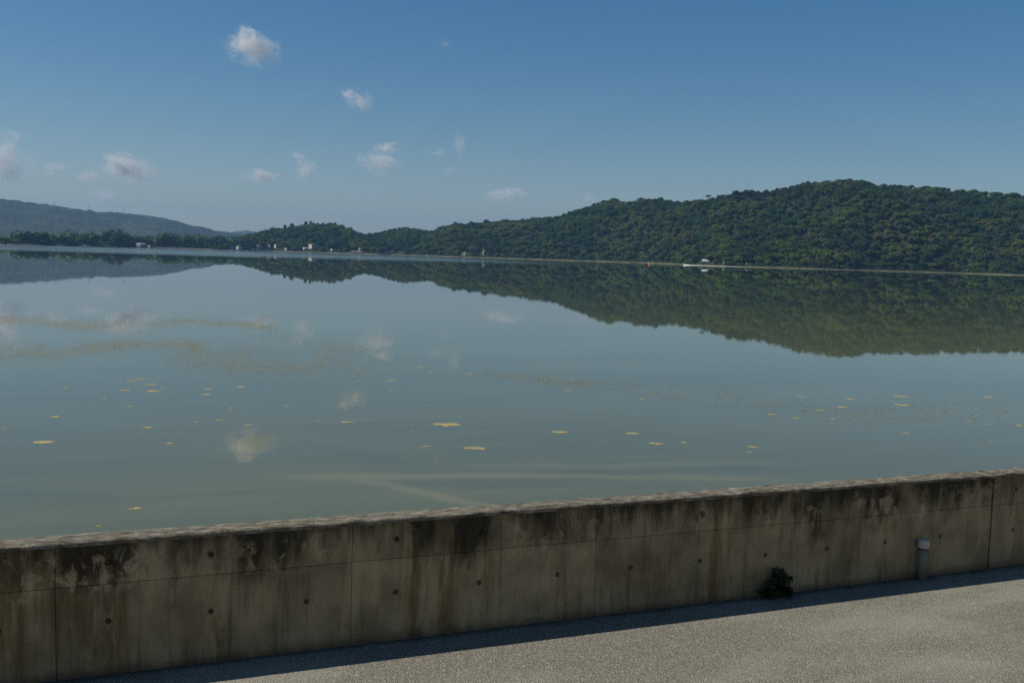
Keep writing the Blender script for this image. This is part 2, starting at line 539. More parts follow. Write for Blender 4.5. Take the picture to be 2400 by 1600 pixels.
def wall_top(parent, x0, x1, seed):
    """rough weathered top arris; crumbled edges"""
    n = max(2, int((x1 - x0) / 0.025))
    prof = [(-0.004, -0.022), (-0.004, -0.003), (0.006, 0.006), (0.03, 0.009), (0.07, 0.010), (0.12, 0.009), (0.168, 0.007), (0.181, 0.0), (0.184, -0.02)]
    V = []
    for i in range(n + 1):
        X = x0 + (x1 - x0) * i / n
        for j, (dy, dz) in enumerate(prof):
            w = 0.0035 if 0 < j < 8 else 0.0015
            q = mnoise.fractal((X * 9, dy * 40 + seed, 3.1), 0.8, 2.0, 4)
            q2 = mnoise.fractal((X * 3, dy * 20, seed + 9.0), 0.8, 2.0, 3)
            chip = max(0.0, mnoise.noise((X * 5.0, j * 0.3, seed + 4.0)) - 0.40) * 0.016 if j in (1, 2, 7) else 0
            V.append((X, WALL_Y + dy + (q * w if j else 0), TOP + dz + q * w + q2 * 0.003 - chip))
    k = len(prof)
    F = [(i * k + j, (i + 1) * k + j, (i + 1) * k + j + 1, i * k + j + 1) for i in range(n) for j in range(k - 1)]
    return link('wall_top', np_mesh('wall_top', np.array(V), np.array(F), True), MT['wall_top'], parent)

def wall_section(name, label, x0, x1, joints, holes, mat, seed):
    t = empty(name, (x0, WALL_Y, 0))
    tag(t, label, 'wall')
    inv = (-x0, -WALL_Y, 0)
    kids = []
    bm = bmesh.new()
    box(bm, x0, joints[0], WALL_Y + 0.004, WALL_Y + 0.0515, -0.05, TOP - 0.006) if x0 < joints[0] - 1 else None
    box(bm, joints[-1], x1, WALL_Y + 0.004, WALL_Y + 0.0515, -0.05, TOP - 0.006) if x1 > joints[-1] + 1 else None
    box(bm, x0, x1, WALL_Y + 0.052, WALL_Y + 0.18, -4, TOP - 0.006)
    kids.append(obj('wall_core', bm, mat, t))
    for a, b in zip(joints, joints[1:]):
        g = 0.0006
        for z0, z1, hz in ((0.0, SEAM, 0.335), (SEAM, TOP - 0.002, 0.70)):
            hs = [(h, hz + 0.006 * math.sin(h * 9)) for h in holes if a + 0.06 < h < b - 0.06 and not (z0 and rnd.random() < 0.22)]
            kids.append(panel(t, 'wall_panel', a + g, b - g, z0 + (g if z0 else -0.05), z1 - (g if not z0 else 0), hs, mat))
            for hx, hh in hs:
                p = link('tie_hole_plug', plug_me, None, t)
                p.location = (hx, WALL_Y + 0.015, hh)
                kids.append(p)
                if z0 and rnd.random() < 0.35:
                    s = link('tie_hole_patch', rnd.choice(scab_me), None, t)
                    s.location = (hx, WALL_Y, hh)
                    s.rotation_euler = (0, rnd.uniform(0, 6.28), 0)
                    kids.append(s)
    kids.append(wall_top(t, x0, x1, seed))
    for k in kids:
        k.location = Vector(k.location) + Vector(inv)
    return t

JL = [-0.316 + 1.8 * k for k in range(-3, 1)] + [1.466, 3.266, 5.067, 6.845, 7.109]
wall_section('sea_wall', 'long stained grey concrete sea wall with two rows of tie holes along the road', -60, 7.109,
             JL, [-0.026 + 0.598 * k for k in range(-9, 12)], MT['wall'], 2.0)
JR = [7.127 + 1.8 * k for k in range(0, 6)]
wall_section('sea_wall', 'cleaner paler concrete sea wall section to the right of the open joint', 7.127, 90,
             JR, [7.387 + 0.6 * k for k in range(0, 16)], MT['wall_pale'], 5.0)
bm = bmesh.new()
box(bm, 7.1095, 7.1265, WALL_Y + 0.02, WALL_Y + 0.17, -0.2, TOP - 0.012)
tag(obj('joint_filler', bm, MT['joint']), 'narrow dark filler strip in the open joint between the two wall sections', 'joint filler')

# ------------------------------------------------------------------ vent pipe and plant at the wall
pp = Vector((6.40 * 0.986, WALL_Y - 0.062, 0))
t = tag(empty('vent_pipe', pp), 'short grey plastic pipe with a white cap standing against the sea wall', 'pipe')
bm = bmesh.new()
tube(bm, [(0, 0, -0.02), (-0.002, 0, 0.15), (-0.004, 0, 0.285)], [0.039, 0.039, 0.039], 28)
obj('pipe', bm, MT['pvc'], t, True)
bm = bmesh.new()
tube(bm, [(-0.004, 0, 0.268), (-0.004, 0, 0.276)], [0.0445, 0.0445], 28)
obj('seal_ring', bm, MT['rubber'], t)
bm = bmesh.new()
tube(bm, [(-0.004, 0, 0.277), (-0.004, 0, 0.282), (-0.004, 0, 0.33), (-0.004, 0, 0.342), (-0.004, 0, 0.348)], [0.046, 0.048, 0.048, 0.045, 0.034], 32)
obj('cap', bm, MT['cap'], t, True)

t = tag(empty('wall_plant', (4.83, WALL_Y - 0.06, 0)), 'small dark broad leaved shrub growing at the foot of the sea wall', 'plant')
bm = bmesh.new()
V, Fc = [], []
for i in range(7):
    for j in range(3):
        u = i / 6
        w = 0.5 * math.sin(math.pi * min(1, u * 0.93 + 0.03)) ** 0.8
        V.append((u, (j - 1) * w * 0.62, -0.10 * abs(j - 1) * w + 0.12 * math.sin(u * 2.6)))
for i in range(6):
    for j in range(2):
        Fc.append((i * 3 + j, (i + 1) * 3 + j, (i + 1) * 3 + j + 1, i * 3 + j + 1))
leaf_me = np_mesh('leaf', np.array(V), np.array(Fc), True)
leaf_me.materials.append(MT['broadleaf'])
twigs = [(-0.13, 0.03), (-0.09, 0.09), (-0.05, 0.15), (-0.02, 0.225), (0.02, 0.20), (0.05, 0.17), (0.10, 0.165), (0.145, 0.135), (0.09, 0.07), (0.0, 0.11), (0.04, 0.09), (-0.07, 0.05), (0.12, 0.04)]
for tx, tz in twigs:
    ty = rnd.uniform(-0.05, 0.02)
    pts = [Vector((rnd.uniform(-0.02, 0.02), 0.03, 0)), Vector((tx * 0.45, ty * 0.5 + 0.01, tz * 0.6)), Vector((tx, ty, tz))]
    tube(bm, pts, [0.004, 0.003, 0.0015], 5)
    for q in range(17):
        f_ = rnd.uniform(0.35, 1.0)
        p = pts[1].lerp(pts[2], (f_ - 0.35) / 0.65)
        lf = link('leaf', leaf_me, None, t)
        lf.location = p
        s_ = rnd.uniform(0.036, 0.066)
        lf.scale = (s_, s_ * rnd.uniform(1.0, 1.3), s_)
        lf.rotation_euler = (rnd.uniform(-0.9, 0.9), rnd.uniform(-1.0, 0.6), rnd.uniform(0, 6.28))
obj('stem', bm, MT['stem'], t)

# ------------------------------------------------------------------ far coast: control lines of the photograph turned into azimuth, distance and height
SHORE = [(-420, 561), (-150, 568.5), (0, 573), (150, 576.5), (300, 580), (500, 585.7), (640, 589.3), (734, 592.2), (904, 597.2), (1000, 600.3), (1100, 603.4), (1200, 606.5), (1350, 611.2), (1500, 616.1),
         (1576, 619), (1700, 624), (1926, 631), (2050, 634.5), (2250, 640.5), (2400, 645.5), (2600, 652), (2900, 661)]
RIDGE = [(-420, 566), (0, 569), (300, 574), (500, 578), (545, 566), (570, 556), (606, 549), (647, 543), (668, 538), (684, 535), (717, 529), (757, 528), (785, 528), (798, 532), (819, 538), (846, 550), (882, 548), (925, 537), (953, 534), (985, 540), (1015, 544),
         (1035, 536), (1071, 529), (1112, 527), (1158, 521), (1180, 518), (1216, 515.5), (1257, 511), (1308, 508), (1334, 498), (1359, 490), (1410, 474), (1438, 468), (1461, 474), (1469, 476),
         (1511, 468), (1560, 472), (1598, 476), (1650, 469), (1705, 459), (1728, 451), (1756, 447), (1789, 449), (1833, 441), (1881, 430), (1960, 427), (2011, 426), (2049, 431), (2112, 434.5),
         (2176, 438.5), (2240, 443), (2278, 447), (2314, 452), (2350, 456), (2400, 457), (2600, 470), (2900, 500)]
SETB = [(-420, 260), (450, 260), (560, 180), (700, 200), (846, 150), (950, 190), (1040, 190), (1180, 210), (1310, 230), (1440, 260), (1600, 280), (1900, 330), (2400, 350), (2900, 350)]
sh_az = np.array([az_of(*p) for p in SHORE])
sh_d = np.array([(on_z(p[0], p[1], WZ).xy).length for p in SHORE])
o_ = np.argsort(sh_az); sh_az, sh_d = sh_az[o_], sh_d[o_]
def shore_d(a):
    return 1.0 / np.interp(a, sh_az, 1.0 / sh_d)
sb_az = np.array([az_of(x, 600) for x, _ in SETB]); sb_v = np.array([v for _, v in SETB])
rg_az = np.array([az_of(*p) for p in RIDGE])
rg_t = np.array([(lambda d: d.z / math.hypot(d.x, d.y))(ray(*p)) for p in RIDGE])
def setb(a): return np.interp(a, sb_az, sb_v)
def ridge_z(a):
    return np.maximum(CAMZ + np.interp(a, rg_az, rg_t) * (shore_d(a) + setb(a)) - 4.6, 0.2)

def hill_z(a, t):
    """height of the hill surface at azimuth a, t = 0 shore .. 1 ridge .. >1 behind"""
    zr = float(ridge_z(a))
    z0 = WZ + 1.3
    tt = min(t, 1.0)
    pr = 0.45 * tt + 0.55 * math.sin(tt * math.pi / 2)
    if t > 1:
        pr = 1 - 0.35 * (t - 1) ** 1.3
    d = float(shore_d(a)) + t * float(setb(a))
    px, py = d * math.sin(a), d * math.cos(a)
    w = math.sin(math.pi * min(max(tt, 0), 1)) ** 0.8 if t < 1 else 0
    rel = mnoise.fractal((a * 11 + t * 0.8, t * 0.9, 2.0), 1.0, 2.0, 2) * 0.30 + mnoise.fractal((px / 60, py / 60, 5.0), 0.9, 2.0, 2) * 0.045
    return z0 + (zr - z0) * (pr + w * rel)

AZ0, AZ1 = float(sh_az[0]), float(sh_az[-1])
NA, NT = 460, 89
ts = np.concatenate([np.linspace(-0.01, 1, 80), np.linspace(1.08, 1.9, 9)])
V = []
for i in range(NA):
    a = AZ0 + (AZ1 - AZ0) * i / (NA - 1)
    ds, sb = float(shore_d(a)), float(setb(a))
    for t in ts:
        d = ds + 4 + t * sb
        V.append((d * math.sin(a), d * math.cos(a), hill_z(a, max(t, 0.0)) - (2.0 if t < 0 else 0)))
Fc = [(i * NT + j, (i + 1) * NT + j, (i + 1) * NT + j + 1, i * NT + j + 1) for i in range(NA - 1) for j in range(NT - 1)]
tag(link('hills', np_mesh('hills', np.array(V), np.array(Fc), True), MT['floor']), kind='structure')

def hill_pt(a, t, dz=0.0):
    d = float(shore_d(a)) + 4 + t * float(setb(a))
    return Vector((d * math.sin(a), d * math.cos(a), hill_z(a, t) + dz))

def strip(name, x0, x1, prof, mat, n, jit=0.2):
    """shore strip following the waterline; prof = (distance from waterline, height above water)"""
    a0, a1 = az_of(x0, 600), az_of(x1, 630)
    V = []
    for i in range(n):
        a = a0 + (a1 - a0) * i / (n - 1)
        d0 = float(shore_d(a))
        for k, (dd, dz) in enumerate(prof):
            q = mnoise.fractal((a * 900, k * 3.3, 1.0), 0.8, 2.0, 3) * jit
            d = d0 + dd + q * 2
            V.append((d * math.sin(a), d * math.cos(a), WZ + dz + q * 0.6 * (k > 0)))
    k = len(prof)
    Fc = [(i * k + j, (i + 1) * k + j, (i + 1) * k + j + 1, i * k + j + 1) for i in range(n - 1) for j in range(k - 1)]
    return link(name, np_mesh(name, np.array(V), np.array(Fc), True), mat)
tag(strip('beach', 1075, 2850, [(-0.5, -0.3), (0.3, 0.12), (1.4, 0.28), (4.5, 0.55), (9, 1.35)], MT['sand'], 420), kind='structure')
tag(strip('stony_shore', -400, 1075, [(-0.5, -0.3), (0.4, 0.3), (2.2, 0.8), (6, 1.25), (12, 1.6)], MT['shore'], 360), kind='structure')

def mountain(name, line, d_ridge, d_front, mat, x0, x1, n, bumps):
    az = np.array([az_of(*p) for p in line])
    tn = np.array([(lambda d: d.z / math.hypot(d.x, d.y))(ray(*p)) for p in line])
    a0, a1 = az_of(x0, 560), az_of(x1, 560)
    tt = np.concatenate([np.linspace(0, 1, 40), np.linspace(1.05, 1.5, 6)])
    V = []
    for i in range(n):
        a = a0 + (a1 - a0) * i / (n - 1)
        zr = CAMZ + float(np.interp(a, az, tn)) * d_ridge
        for t in tt:
            d = d_front + (d_ridge - d_front) * t
            p = (d * math.sin(a), d * math.cos(a))
            pr = (0.35 * t + 0.65 * t ** 1.6) if t <= 1 else 1 - (t - 1) * 0.8
            w = math.sin(math.pi * t) if t < 1 else 0
            rel = mnoise.fractal((a * 30, t * 2.2, 7.0), 0.9, 2.0, 5) * 0.06 * w
            z = -1 + (zr + 1) * (pr + rel) + mnoise.fractal((p[0] / 28, p[1] / 28, 1.0), 0.7, 2.0, 3) * bumps * min(1, 3 * t)
            V.append((p[0], p[1], z))
    k = len(tt)
    Fc = [(i * k + j, (i + 1) * k + j, (i + 1) * k + j + 1, i * k + j + 1) for i in range(n - 1) for j in range(k - 1)]
    return tag(link(name, np_mesh(name, np.array(V), np.array(Fc), True), mat), kind='structure')
MLINE = [(-420, 440), (-150, 455), (0, 467), (25, 468), (60, 473), (115, 480), (160, 486), (196, 493), (210, 492), (226, 497), (260, 497), (290, 500), (325, 503), (360, 507), (395, 514), (425, 521), (450, 529), (475, 531), (505, 541), (560, 547), (600, 552), (660, 566)]
mountain('mountain', MLINE, 4500, 3000, MT['mount'], -420, 660, 520, 3.5)
mountain('distant_hill', [(480, 556), (520, 549), (540, 545), (560, 541.5), (580, 539.5), (600, 543), (630, 549), (700, 560)], 7600, 6200, MT['mount'], 480, 700, 120, 4)

# ------------------------------------------------------------------ trees
def crown(seed, nl, rx, rz, flat, leaf, n, rough=0.6, up=0.15, spread=1.0):
    """leaf clumps spread over several lobes plus a small dark-free core per lobe; radius about 1, base at z = 0"""
    g = np.random.default_rng(seed)
    ce, ra = [], []
    for i in range(nl):
        a = g.uniform(0, 2 * math.pi)
        q = math.sqrt(g.uniform(0, 1)) * (0.62 if nl > 1 else 0) * spread
        ce.append((q * math.cos(a) * rx, q * math.sin(a) * rx, rz * (g.uniform(0.35, 0.95) if nl > 1 else 0.6)))
        ra.append(g.uniform(0.30, 0.52) * rx)
    ce.append((0, 0, rz * 0.5)); ra.append(0.60 * rx)
    ce, ra = np.array(ce), np.array(ra)
    w = ra ** 2 / (ra ** 2).sum()
    pts, nor = [], []
    while len(pts) < n:
        k = g.choice(len(ra), p=w)
        d = g.normal(size=3)
        d[2] = d[2] * 0.9 + up
        d /= np.linalg.norm(d)
        sc = ra[k] * g.uniform(0.82, 1.10)
        p = ce[k] + d * sc * np.array([1, 1, flat])
        if any(np.linalg.norm((p - ce[j]) / np.array([1, 1, flat])) < ra[j] * 0.8 for j in range(len(ra)) if j != k):
            continue
        if p[2] < -0.05:
            continue
        pts.append(p); nor.append(d + g.normal(size=3) * rough)
    P = np.array(pts); N = np.array(nor)
    N /= np.linalg.norm(N, axis=1)[:, None]
    T = np.cross(N, g.normal(size=(n, 3))); T /= np.linalg.norm(T, axis=1)[:, None]
    B = np.cross(N, T)
    s = leaf * g.uniform(0.6, 1.4, n)[:, None]
    s2 = s * g.uniform(0.55, 1.0, n)[:, None]
    V = np.stack([P - T * s - B * s2 * 0.4, P + T * s * 0.2 - B * s2, P + T * s + B * s2 * 0.3, P - T * s * 0.3 + B * s2], 1).reshape(-1, 3)
    Fq = np.arange(4 * n).reshape(n, 4)
    jit = np.repeat(g.uniform(0.72, 1.28, n), 4)
    hue = np.repeat(g.uniform(-0.12, 0.12, n), 4)
    # core blobs (octahedra as quads)
    cv, cf = [], []
    for c_, r_ in zip(ce, ra):
        b = len(cv)
        q = r_ * 0.78
        for dz in (-0.55, 0.55):
            for k in range(6):
                a = k * math.pi / 3 + dz
                cv.append((c_[0] + q * 0.82 * math.cos(a), c_[1] + q * 0.82 * math.sin(a), max(0, c_[2] + q * dz * flat)))
        for k in range(6):
            cf.append((b + k, b + (k + 1) % 6, b + 6 + (k + 1) % 6, b + 6 + k))
        cf.append((b + 6, b + 7, b + 8, b + 9)); cf.append((b + 6, b + 9, b + 10, b + 11))
    V2 = np.concatenate([V, np.array(cv)])
    F2 = np.concatenate([Fq, np.array(cf) + len(V)])
    jj = np.concatenate([jit, np.full(len(cv), 0.9)]); hh = np.concatenate([hue, np.zeros(len(cv))])
    col = np.stack([jj * (1 + hh), jj, jj * (1 - hh), np.ones_like(jj)], 1)
    return V2, F2, col

VAR = [crown(i + 1, 6 + i % 4, 1.0, 0.74 + 0.12 * (i % 3), 0.80, 0.095, 520, 0.95) for i in range(5)]
VARP = [crown(30 + i, 5, 1.05, 0.75, 0.42, 0.12, 220, 0.5, 0.5) for i in range(2)]     # flat-topped pine

PAL = {
    'dark': [(0.036, 0.076, 0.026), (0.042, 0.084, 0.026), (0.034, 0.072, 0.030)],
    'green': [(0.064, 0.116, 0.026), (0.074, 0.122, 0.028), (0.058, 0.108, 0.030)],
    'bright': [(0.094, 0.154, 0.024), (0.104, 0.156, 0.028), (0.086, 0.146, 0.026)],
    'brown': [(0.118, 0.112, 0.066), (0.116, 0.112, 0.076), (0.122, 0.110, 0.058)],
    'olive': [(0.098, 0.118, 0.034), (0.108, 0.120, 0.038)],
}
HUE_NAME = {'dark': 'dark green', 'green': 'mid green', 'bright': 'bright yellowish green', 'brown': 'brownish half bare', 'olive': 'olive'}

def az_px(x, y=600): return az_of(x, y)

# houses etc. keep the woods out of their sight lines
CLEAR = []      # (az0, az1, t_max in metres from the shore)
HOUSES = [   # px x, px y (foot), width px, height px, setback, kind
    (331, 580, 19, 8, 7, 'shed'), (354, 580, 12, 5, 6, 'grey'),
    (541, 585, 11, 9, 14, 'grey'), (560.5, 586, 12, 8.5, 9, 'white'), (606, 586.3, 13, 9, 18, 'red'),
    (595, 587.3, 15, 3.8, 7, 'low'), (632, 587, 6, 10, 18, 'grey'), (648, 588, 9, 9, 24, 'white'), (672, 590, 9, 5, 12, 'white'),
    (716, 591, 12, 4.5, 16, 'low'), (734, 591.5, 17, 10.5, 20, 'cream'), (778, 590, 5, 4, 14, 'white')]
for hx, hy, wpx, hpx, sb, kd in HOUSES:
    CLEAR.append((az_px(hx - wpx * 0.62 - 5), az_px(hx + wpx * 0.62 + 5), sb + 5))
CLEAR += [(az_px(1632), az_px(1675), 17), (az_px(1122), az_px(1144), 40), (az_px(1078), az_px(1104), 26), (az_px(812), az_px(870), 24), (az_px(890), az_px(950), 20),
          (az_px(1690), az_px(1700), 14), (az_px(1742), az_px(1756), 14), (az_px(590), az_px(625), 20)]
def blocked(a, m_in):
    return any(a0 < a < a1 and m_in < mm for a0, a1, mm in CLEAR)

trees = []   # (pos, radius, hue, colour, kind)
def pick_hue(a, t, p):
    q = mnoise.fractal((p.x / 55, p.y / 75, 3.0), 0.8, 2.0, 3)
    q2 = mnoise.noise((p.x / 26, p.y / 26, 9.0))
    u = rnd.random()
    if u < 0.04 + 0.08 * max(0, q2): return 'brown'
    v = q * 1.5 + q2 * 0.35 + rnd.uniform(-0.35, 0.35)
    if t > 0.88: v -= 0.35
    if v < -0.05: return 'dark'
    if v < 0.30: return 'green'
    return 'bright' if rnd.random() < 0.6 else 'olive'

a_l, a_r = az_px(-300), az_px(2750)
tries = 0
while tries < 15000:
    tries += 1
    a = rnd.uniform(a_l, a_r)
    left = a < az_px(520)
    t = rnd.uniform(0.0, 1.12)
    ds, sb = float(shore_d(a)), float(setb(a))
    if rnd.random() > 0.55 + 0.45 * ds / 1700: continue
    if left and rnd.random() < 0.70: continue
    m_in = 4 + t * sb
    if m_in < 9 and rnd.random() < 0.3: continue
    if blocked(a, m_in): continue
    R = 2.2 + 5.4 * rnd.random() ** 1.9
    if t > 0.88: R = min(R, 4.2) * (0.75 if m_in < 16 else 1.0)
    if left: R *= 0.6
    if m_in - 4 < R: t = (R + 1) / sb
    p = hill_pt(a, t)
    h = pick_hue(a, t, p)
    kd = 'pine' if (t > 0.93 and rnd.random() < 0.3 and a > az_px(1000)) else 'broad'
    lift = (2.4 + rnd.uniform(-0.4, 1.0) - 0.22 * R) if m_in > 14 else -0.4
    p.z += lift
    trees.append((p, R, h, rnd.choice(PAL[h]), kd))
# understorey filling the gaps between the crowns
for i in range(5200):
    a = rnd.uniform(az_px(-300), a_r)
    t = rnd.uniform(0.02, 1.05)
    m_in = 4 + t * float(setb(a))
    if blocked(a, m_in): continue
    p = hill_pt(a, t, -0.6)
    h = pick_hue(a, t, p)
    trees.append((p, rnd.uniform(1.8, 3.2), h, rnd.choice(PAL[h]), 'broad'))
# waterline bushes
for i in range(520):
    a = rnd.uniform(az_px(900), a_r)
    m_in = rnd.uniform(5.5, 12)
    if blocked(a, m_in + 5): continue
    p = hill_pt(a, (m_in - 4) / float(setb(a)), -0.3)
    h = pick_hue(a, 0.05, p)
    trees.append((p, rnd.uniform(1.3, 2.6), h, rnd.choice(PAL[h]), 'broad'))
# yellow-lime shrubs of the grassy spur at the right and the bare strip
for pts, hh, n, rr in (([(2248, 548), (2275, 530), (2300, 519), (2320, 525), (2338, 540)], 'bright', 34, (1.0, 1.9)), ([(1955, 568), (1975, 580), (2000, 598)], 'brown', 22, (1.4, 2.6)), ([(2315, 478), (2345, 487)], 'bright', 9, (1.5, 2.5))):
    for i in range(n):
        u = rnd.uniform(0, len(pts) - 1.001)
        k = int(u); f_ = u - k
        x = pts[k][0] * (1 - f_) + pts[k + 1][0] * f_ + rnd.uniform(-3, 3)
        y = pts[k][1] * (1 - f_) + pts[k + 1][1] * f_ + rnd.uniform(-3, 3)
        a = az_of(x, y)
        d = ray(x, y); tn = d.z / math.hypot(d.x, d.y)
        for t in np.linspace(0.02, 1, 60):
            q = hill_pt(a, t)
            if (q.z + 5.0 - CAMZ) / q.xy.length > tn: break
        trees.append((q + Vector((0, 0, 4.2)), rnd.uniform(*rr), hh, (0.16, 0.155, 0.035) if hh == 'bright' else rnd.choice(PAL[hh]), 'broad'))

def project(p):
    d = Vector(p) - CAM
    z = d.dot(fw)
    return 1200 + F_PX * d.dot(RT) / z, 800 - F_PX * d.dot(UP) / z

# the ones that show largest become individuals, the rest is one woodland
def shown(tr):
    x, y = project(tr[0])
    return tr[1] / tr[0].length if -10 < x < 2410 else 0
def front_key(tr):
    # waterline trees are not hidden by others, so they show largest
    a = math.atan2(tr[0].x, tr[0].y)
    inn = tr[0].xy.length - float(shore_d(a))
    return shown(tr) * (1.0 if inn < 22 else 0.75 if inn > 0.9 * float(setb(a)) else 0.55)
trees.sort(key=front_key, reverse=True)
N_IND = 250
ind, rest = trees[:N_IND], trees[N_IND:]

ORD = ['first', 'second', 'third', 'fourth', 'fifth', 'sixth', 'seventh', 'eighth', 'ninth', 'tenth', 'eleventh', 'twelfth']
def split_labels(lst):
    by = {}
    for o, x in lst:
        by.setdefault(o['label'], []).append((x, o))
    for lab, q in by.items():
        if 1 < len(q) <= 12:
            q.sort(key=lambda e: e[0])
            for i, (_, o) in enumerate(q):
                o['label'] = lab + f", {ORD[i]} from left"
labelled = []

var_me = []
for i, (V, Fq, col) in enumerate(VAR + VARP):
    me = np_mesh('crown', V, Fq, False, col)
    me.materials.append(MT['leaf'])
    var_me.append(me)
bm = bmesh.new()
tube(bm, [(0, 0, -0.9), (0.02, 0, 0.0), (0.0, 0.03, 0.7)], [0.09, 0.07, 0.03], 6)
trunk_me = bpy.data.meshes.new('trunk')
bm.to_mesh(trunk_me); bm.free()
trunk_me.materials.append(MT['bark'])

for (p, R, h, colr, kd) in ind:
    x, y = project(p)
    a = math.atan2(p.x, p.y)
    inn = p.xy.length - float(shore_d(a))
    size = 'big' if R > 4.4 else ('large' if R > 3.6 else ('mid sized' if R > 2.7 else 'small'))
    if x < 545:
        where, zone = 'of the low wood', 'far left shore'
    elif x < 900:
        where, zone = 'of the wooded knoll', 'village'
    else:
        zone = [n for lim, n in ((985, 'second knoll'), (1075, 'tan retaining wall'), (1145, 'white rock scar'), (1240, 'right of scar'), (1330, 'foot of right hill'), (1400, 'steep rise'),
                (1470, 'first shoulder'), (1560, 'orange buoy'), (1625, 'speedboat'), (1680, 'brown hut'), (1765, 'marker boards'), (1850, 'left of the summit'), (1930, 'summit left part'), (2010, 'summit right part'),
                (2090, 'right of summit'), (2170, 'long falling ridge'), (2240, 'left of spur'), (2310, 'yellow grassy spur'), (2360, 'right of spur'), (9999, 'right photo edge')) if x < lim][0]
        where = 'at the waterline' if inn < 14 else ('on the ridge' if inn > 0.85 * float(setb(a)) else ('on the upper slope' if inn > 0.5 * float(setb(a)) else 'on the lower slope'))
    lab = f"{size} {HUE_NAME[h]} {'flat pine' if kd == 'pine' else 'tree'} {where}, {zone}"
    where = where.replace('of the', 'in the') + (' of the right hill' if x > 1300 else (' of the middle hills' if x > 900 else ''))
    t = tag(empty('pine_tree' if kd == 'pine' else 'tree', p, rnd.uniform(0, 6.28)), lab, 'tree', 'trees ' + where)
    labelled.append((t, x))
    me = rnd.choice(var_me[5:]) if kd == 'pine' else rnd.choice(var_me[:5])
    c_ = link('crown', me, None, t)
    c_.scale = (R, R, R * rnd.uniform(0.8, 1.1))
    c_.color = colr + (1,)
    k_ = link('trunk', trunk_me, None, t)
    k_.scale = (R * 0.7, R * 0.7, max(R, 2.5))

split_labels(labelled)
m = M('woodland_foliage')
at = m.n('Attribute', attribute_name='col').outputs['Color']
tn_ = m.n('Attribute', attribute_name='tint', attribute_type='INSTANCER').outputs['Color']
c = m.vmath('MULTIPLY', at, tn_)
m.set(c, 0.75, None, 0.12)
tr = m.n('BsdfTranslucent')
m.put(tr.inputs[0], m.vmath('MULTIPLY', c, (1.0, 1.15, 0.6)))
ms = m.n('MixShader')
ms.inputs[0].default_value = 0.32
m.t.links.new(m.p.outputs[0], ms.inputs[1])
m.t.links.new(tr.outputs[0], ms.inputs[2])
m.t.links.new(ms.outputs[0], m.out.inputs[0])
MT['wood'] = m.m

def woodland(name, lst):
    n = len(lst)
    me = bpy.data.meshes.new(name)
    me.vertices.add(n)
    me.vertices.foreach_set('co', np.array([t[0][:] for t in lst], np.float32).ravel())
    kinds = np.array([rnd.randrange(5) if t[4] == 'broad' else 5 + rnd.randrange(2) for t in lst], np.int32)
    rot = np.zeros((n, 3), np.float32); rot[:, 2] = rng.uniform(0, 6.28, n)
    scl = np.array([[t[1], t[1], t[1] * rnd.uniform(0.8, 1.15)] for t in lst], np.float32)
    col = np.array([list(t[3]) + [1.0] for t in lst], np.float32)
    me.attributes.new('kind', 'INT', 'POINT').data.foreach_set('value', kinds)
    me.attributes.new('rot', 'FLOAT_VECTOR', 'POINT').data.foreach_set('vector', rot.ravel())
    me.attributes.new('scl', 'FLOAT_VECTOR', 'POINT').data.foreach_set('vector', scl.ravel())
    me.attributes.new('tint', 'FLOAT_COLOR', 'POINT').data.foreach_set('color', col.ravel())
    me.materials.append(MT['wood'])
    o = link(name, me)
    ng = bpy.data.node_groups.new('tree_scatter', 'GeometryNodeTree')
    ng.interface.new_socket('Geometry', in_out='INPUT', socket_type='NodeSocketGeometry')
    ng.interface.new_socket('Geometry', in_out='OUTPUT', socket_type='NodeSocketGeometry')
    N, L = ng.nodes, ng.links
    gi, go = N.new('NodeGroupInput'), N.new('NodeGroupOutput')
    iop = N.new('GeometryNodeInstanceOnPoints')
    jn = N.new('GeometryNodeJoinGeometry')
    src = []
    for v in var_me:
        mv = v.copy()
        mv.materials.clear()
        mv.materials.append(MT['wood'])
        src.append(bpy.data.objects.new('crown_source', mv))
    for so_ in reversed(src):      # a join keeps the last link first
        oi = N.new('GeometryNodeObjectInfo')
        oi.inputs['Object'].default_value = so_
        oi.inputs['As Instance'].default_value = False
        g2 = N.new('GeometryNodeGeometryToInstance')
        L.new(oi.outputs['Geometry'], g2.inputs[0])
        L.new(g2.outputs[0], jn.inputs[0])
    def named(nm, ty):
        a = N.new('GeometryNodeInputNamedAttribute')
        a.data_type = ty
        a.inputs['Name'].default_value = nm
        return a.outputs['Attribute']
    L.new(gi.outputs[0], iop.inputs['Points'])
    L.new(jn.outputs[0], iop.inputs['Instance'])
    iop.inputs['Pick Instance'].default_value = True
    L.new(named('kind', 'INT'), iop.inputs['Instance Index'])
    L.new(named('rot', 'FLOAT_VECTOR'), iop.inputs['Rotation'])
    L.new(named('scl', 'FLOAT_VECTOR'), iop.inputs['Scale'])
    L.new(iop.outputs[0], go.inputs[0])
    md = o.modifiers.new('scatter', 'NODES')
    md.node_group = ng
    return o
w_ = woodland('woodland', rest)
tag(w_, 'dense closed canopy of mixed green trees covering the far hills', 'woodland', None, 'stuff')

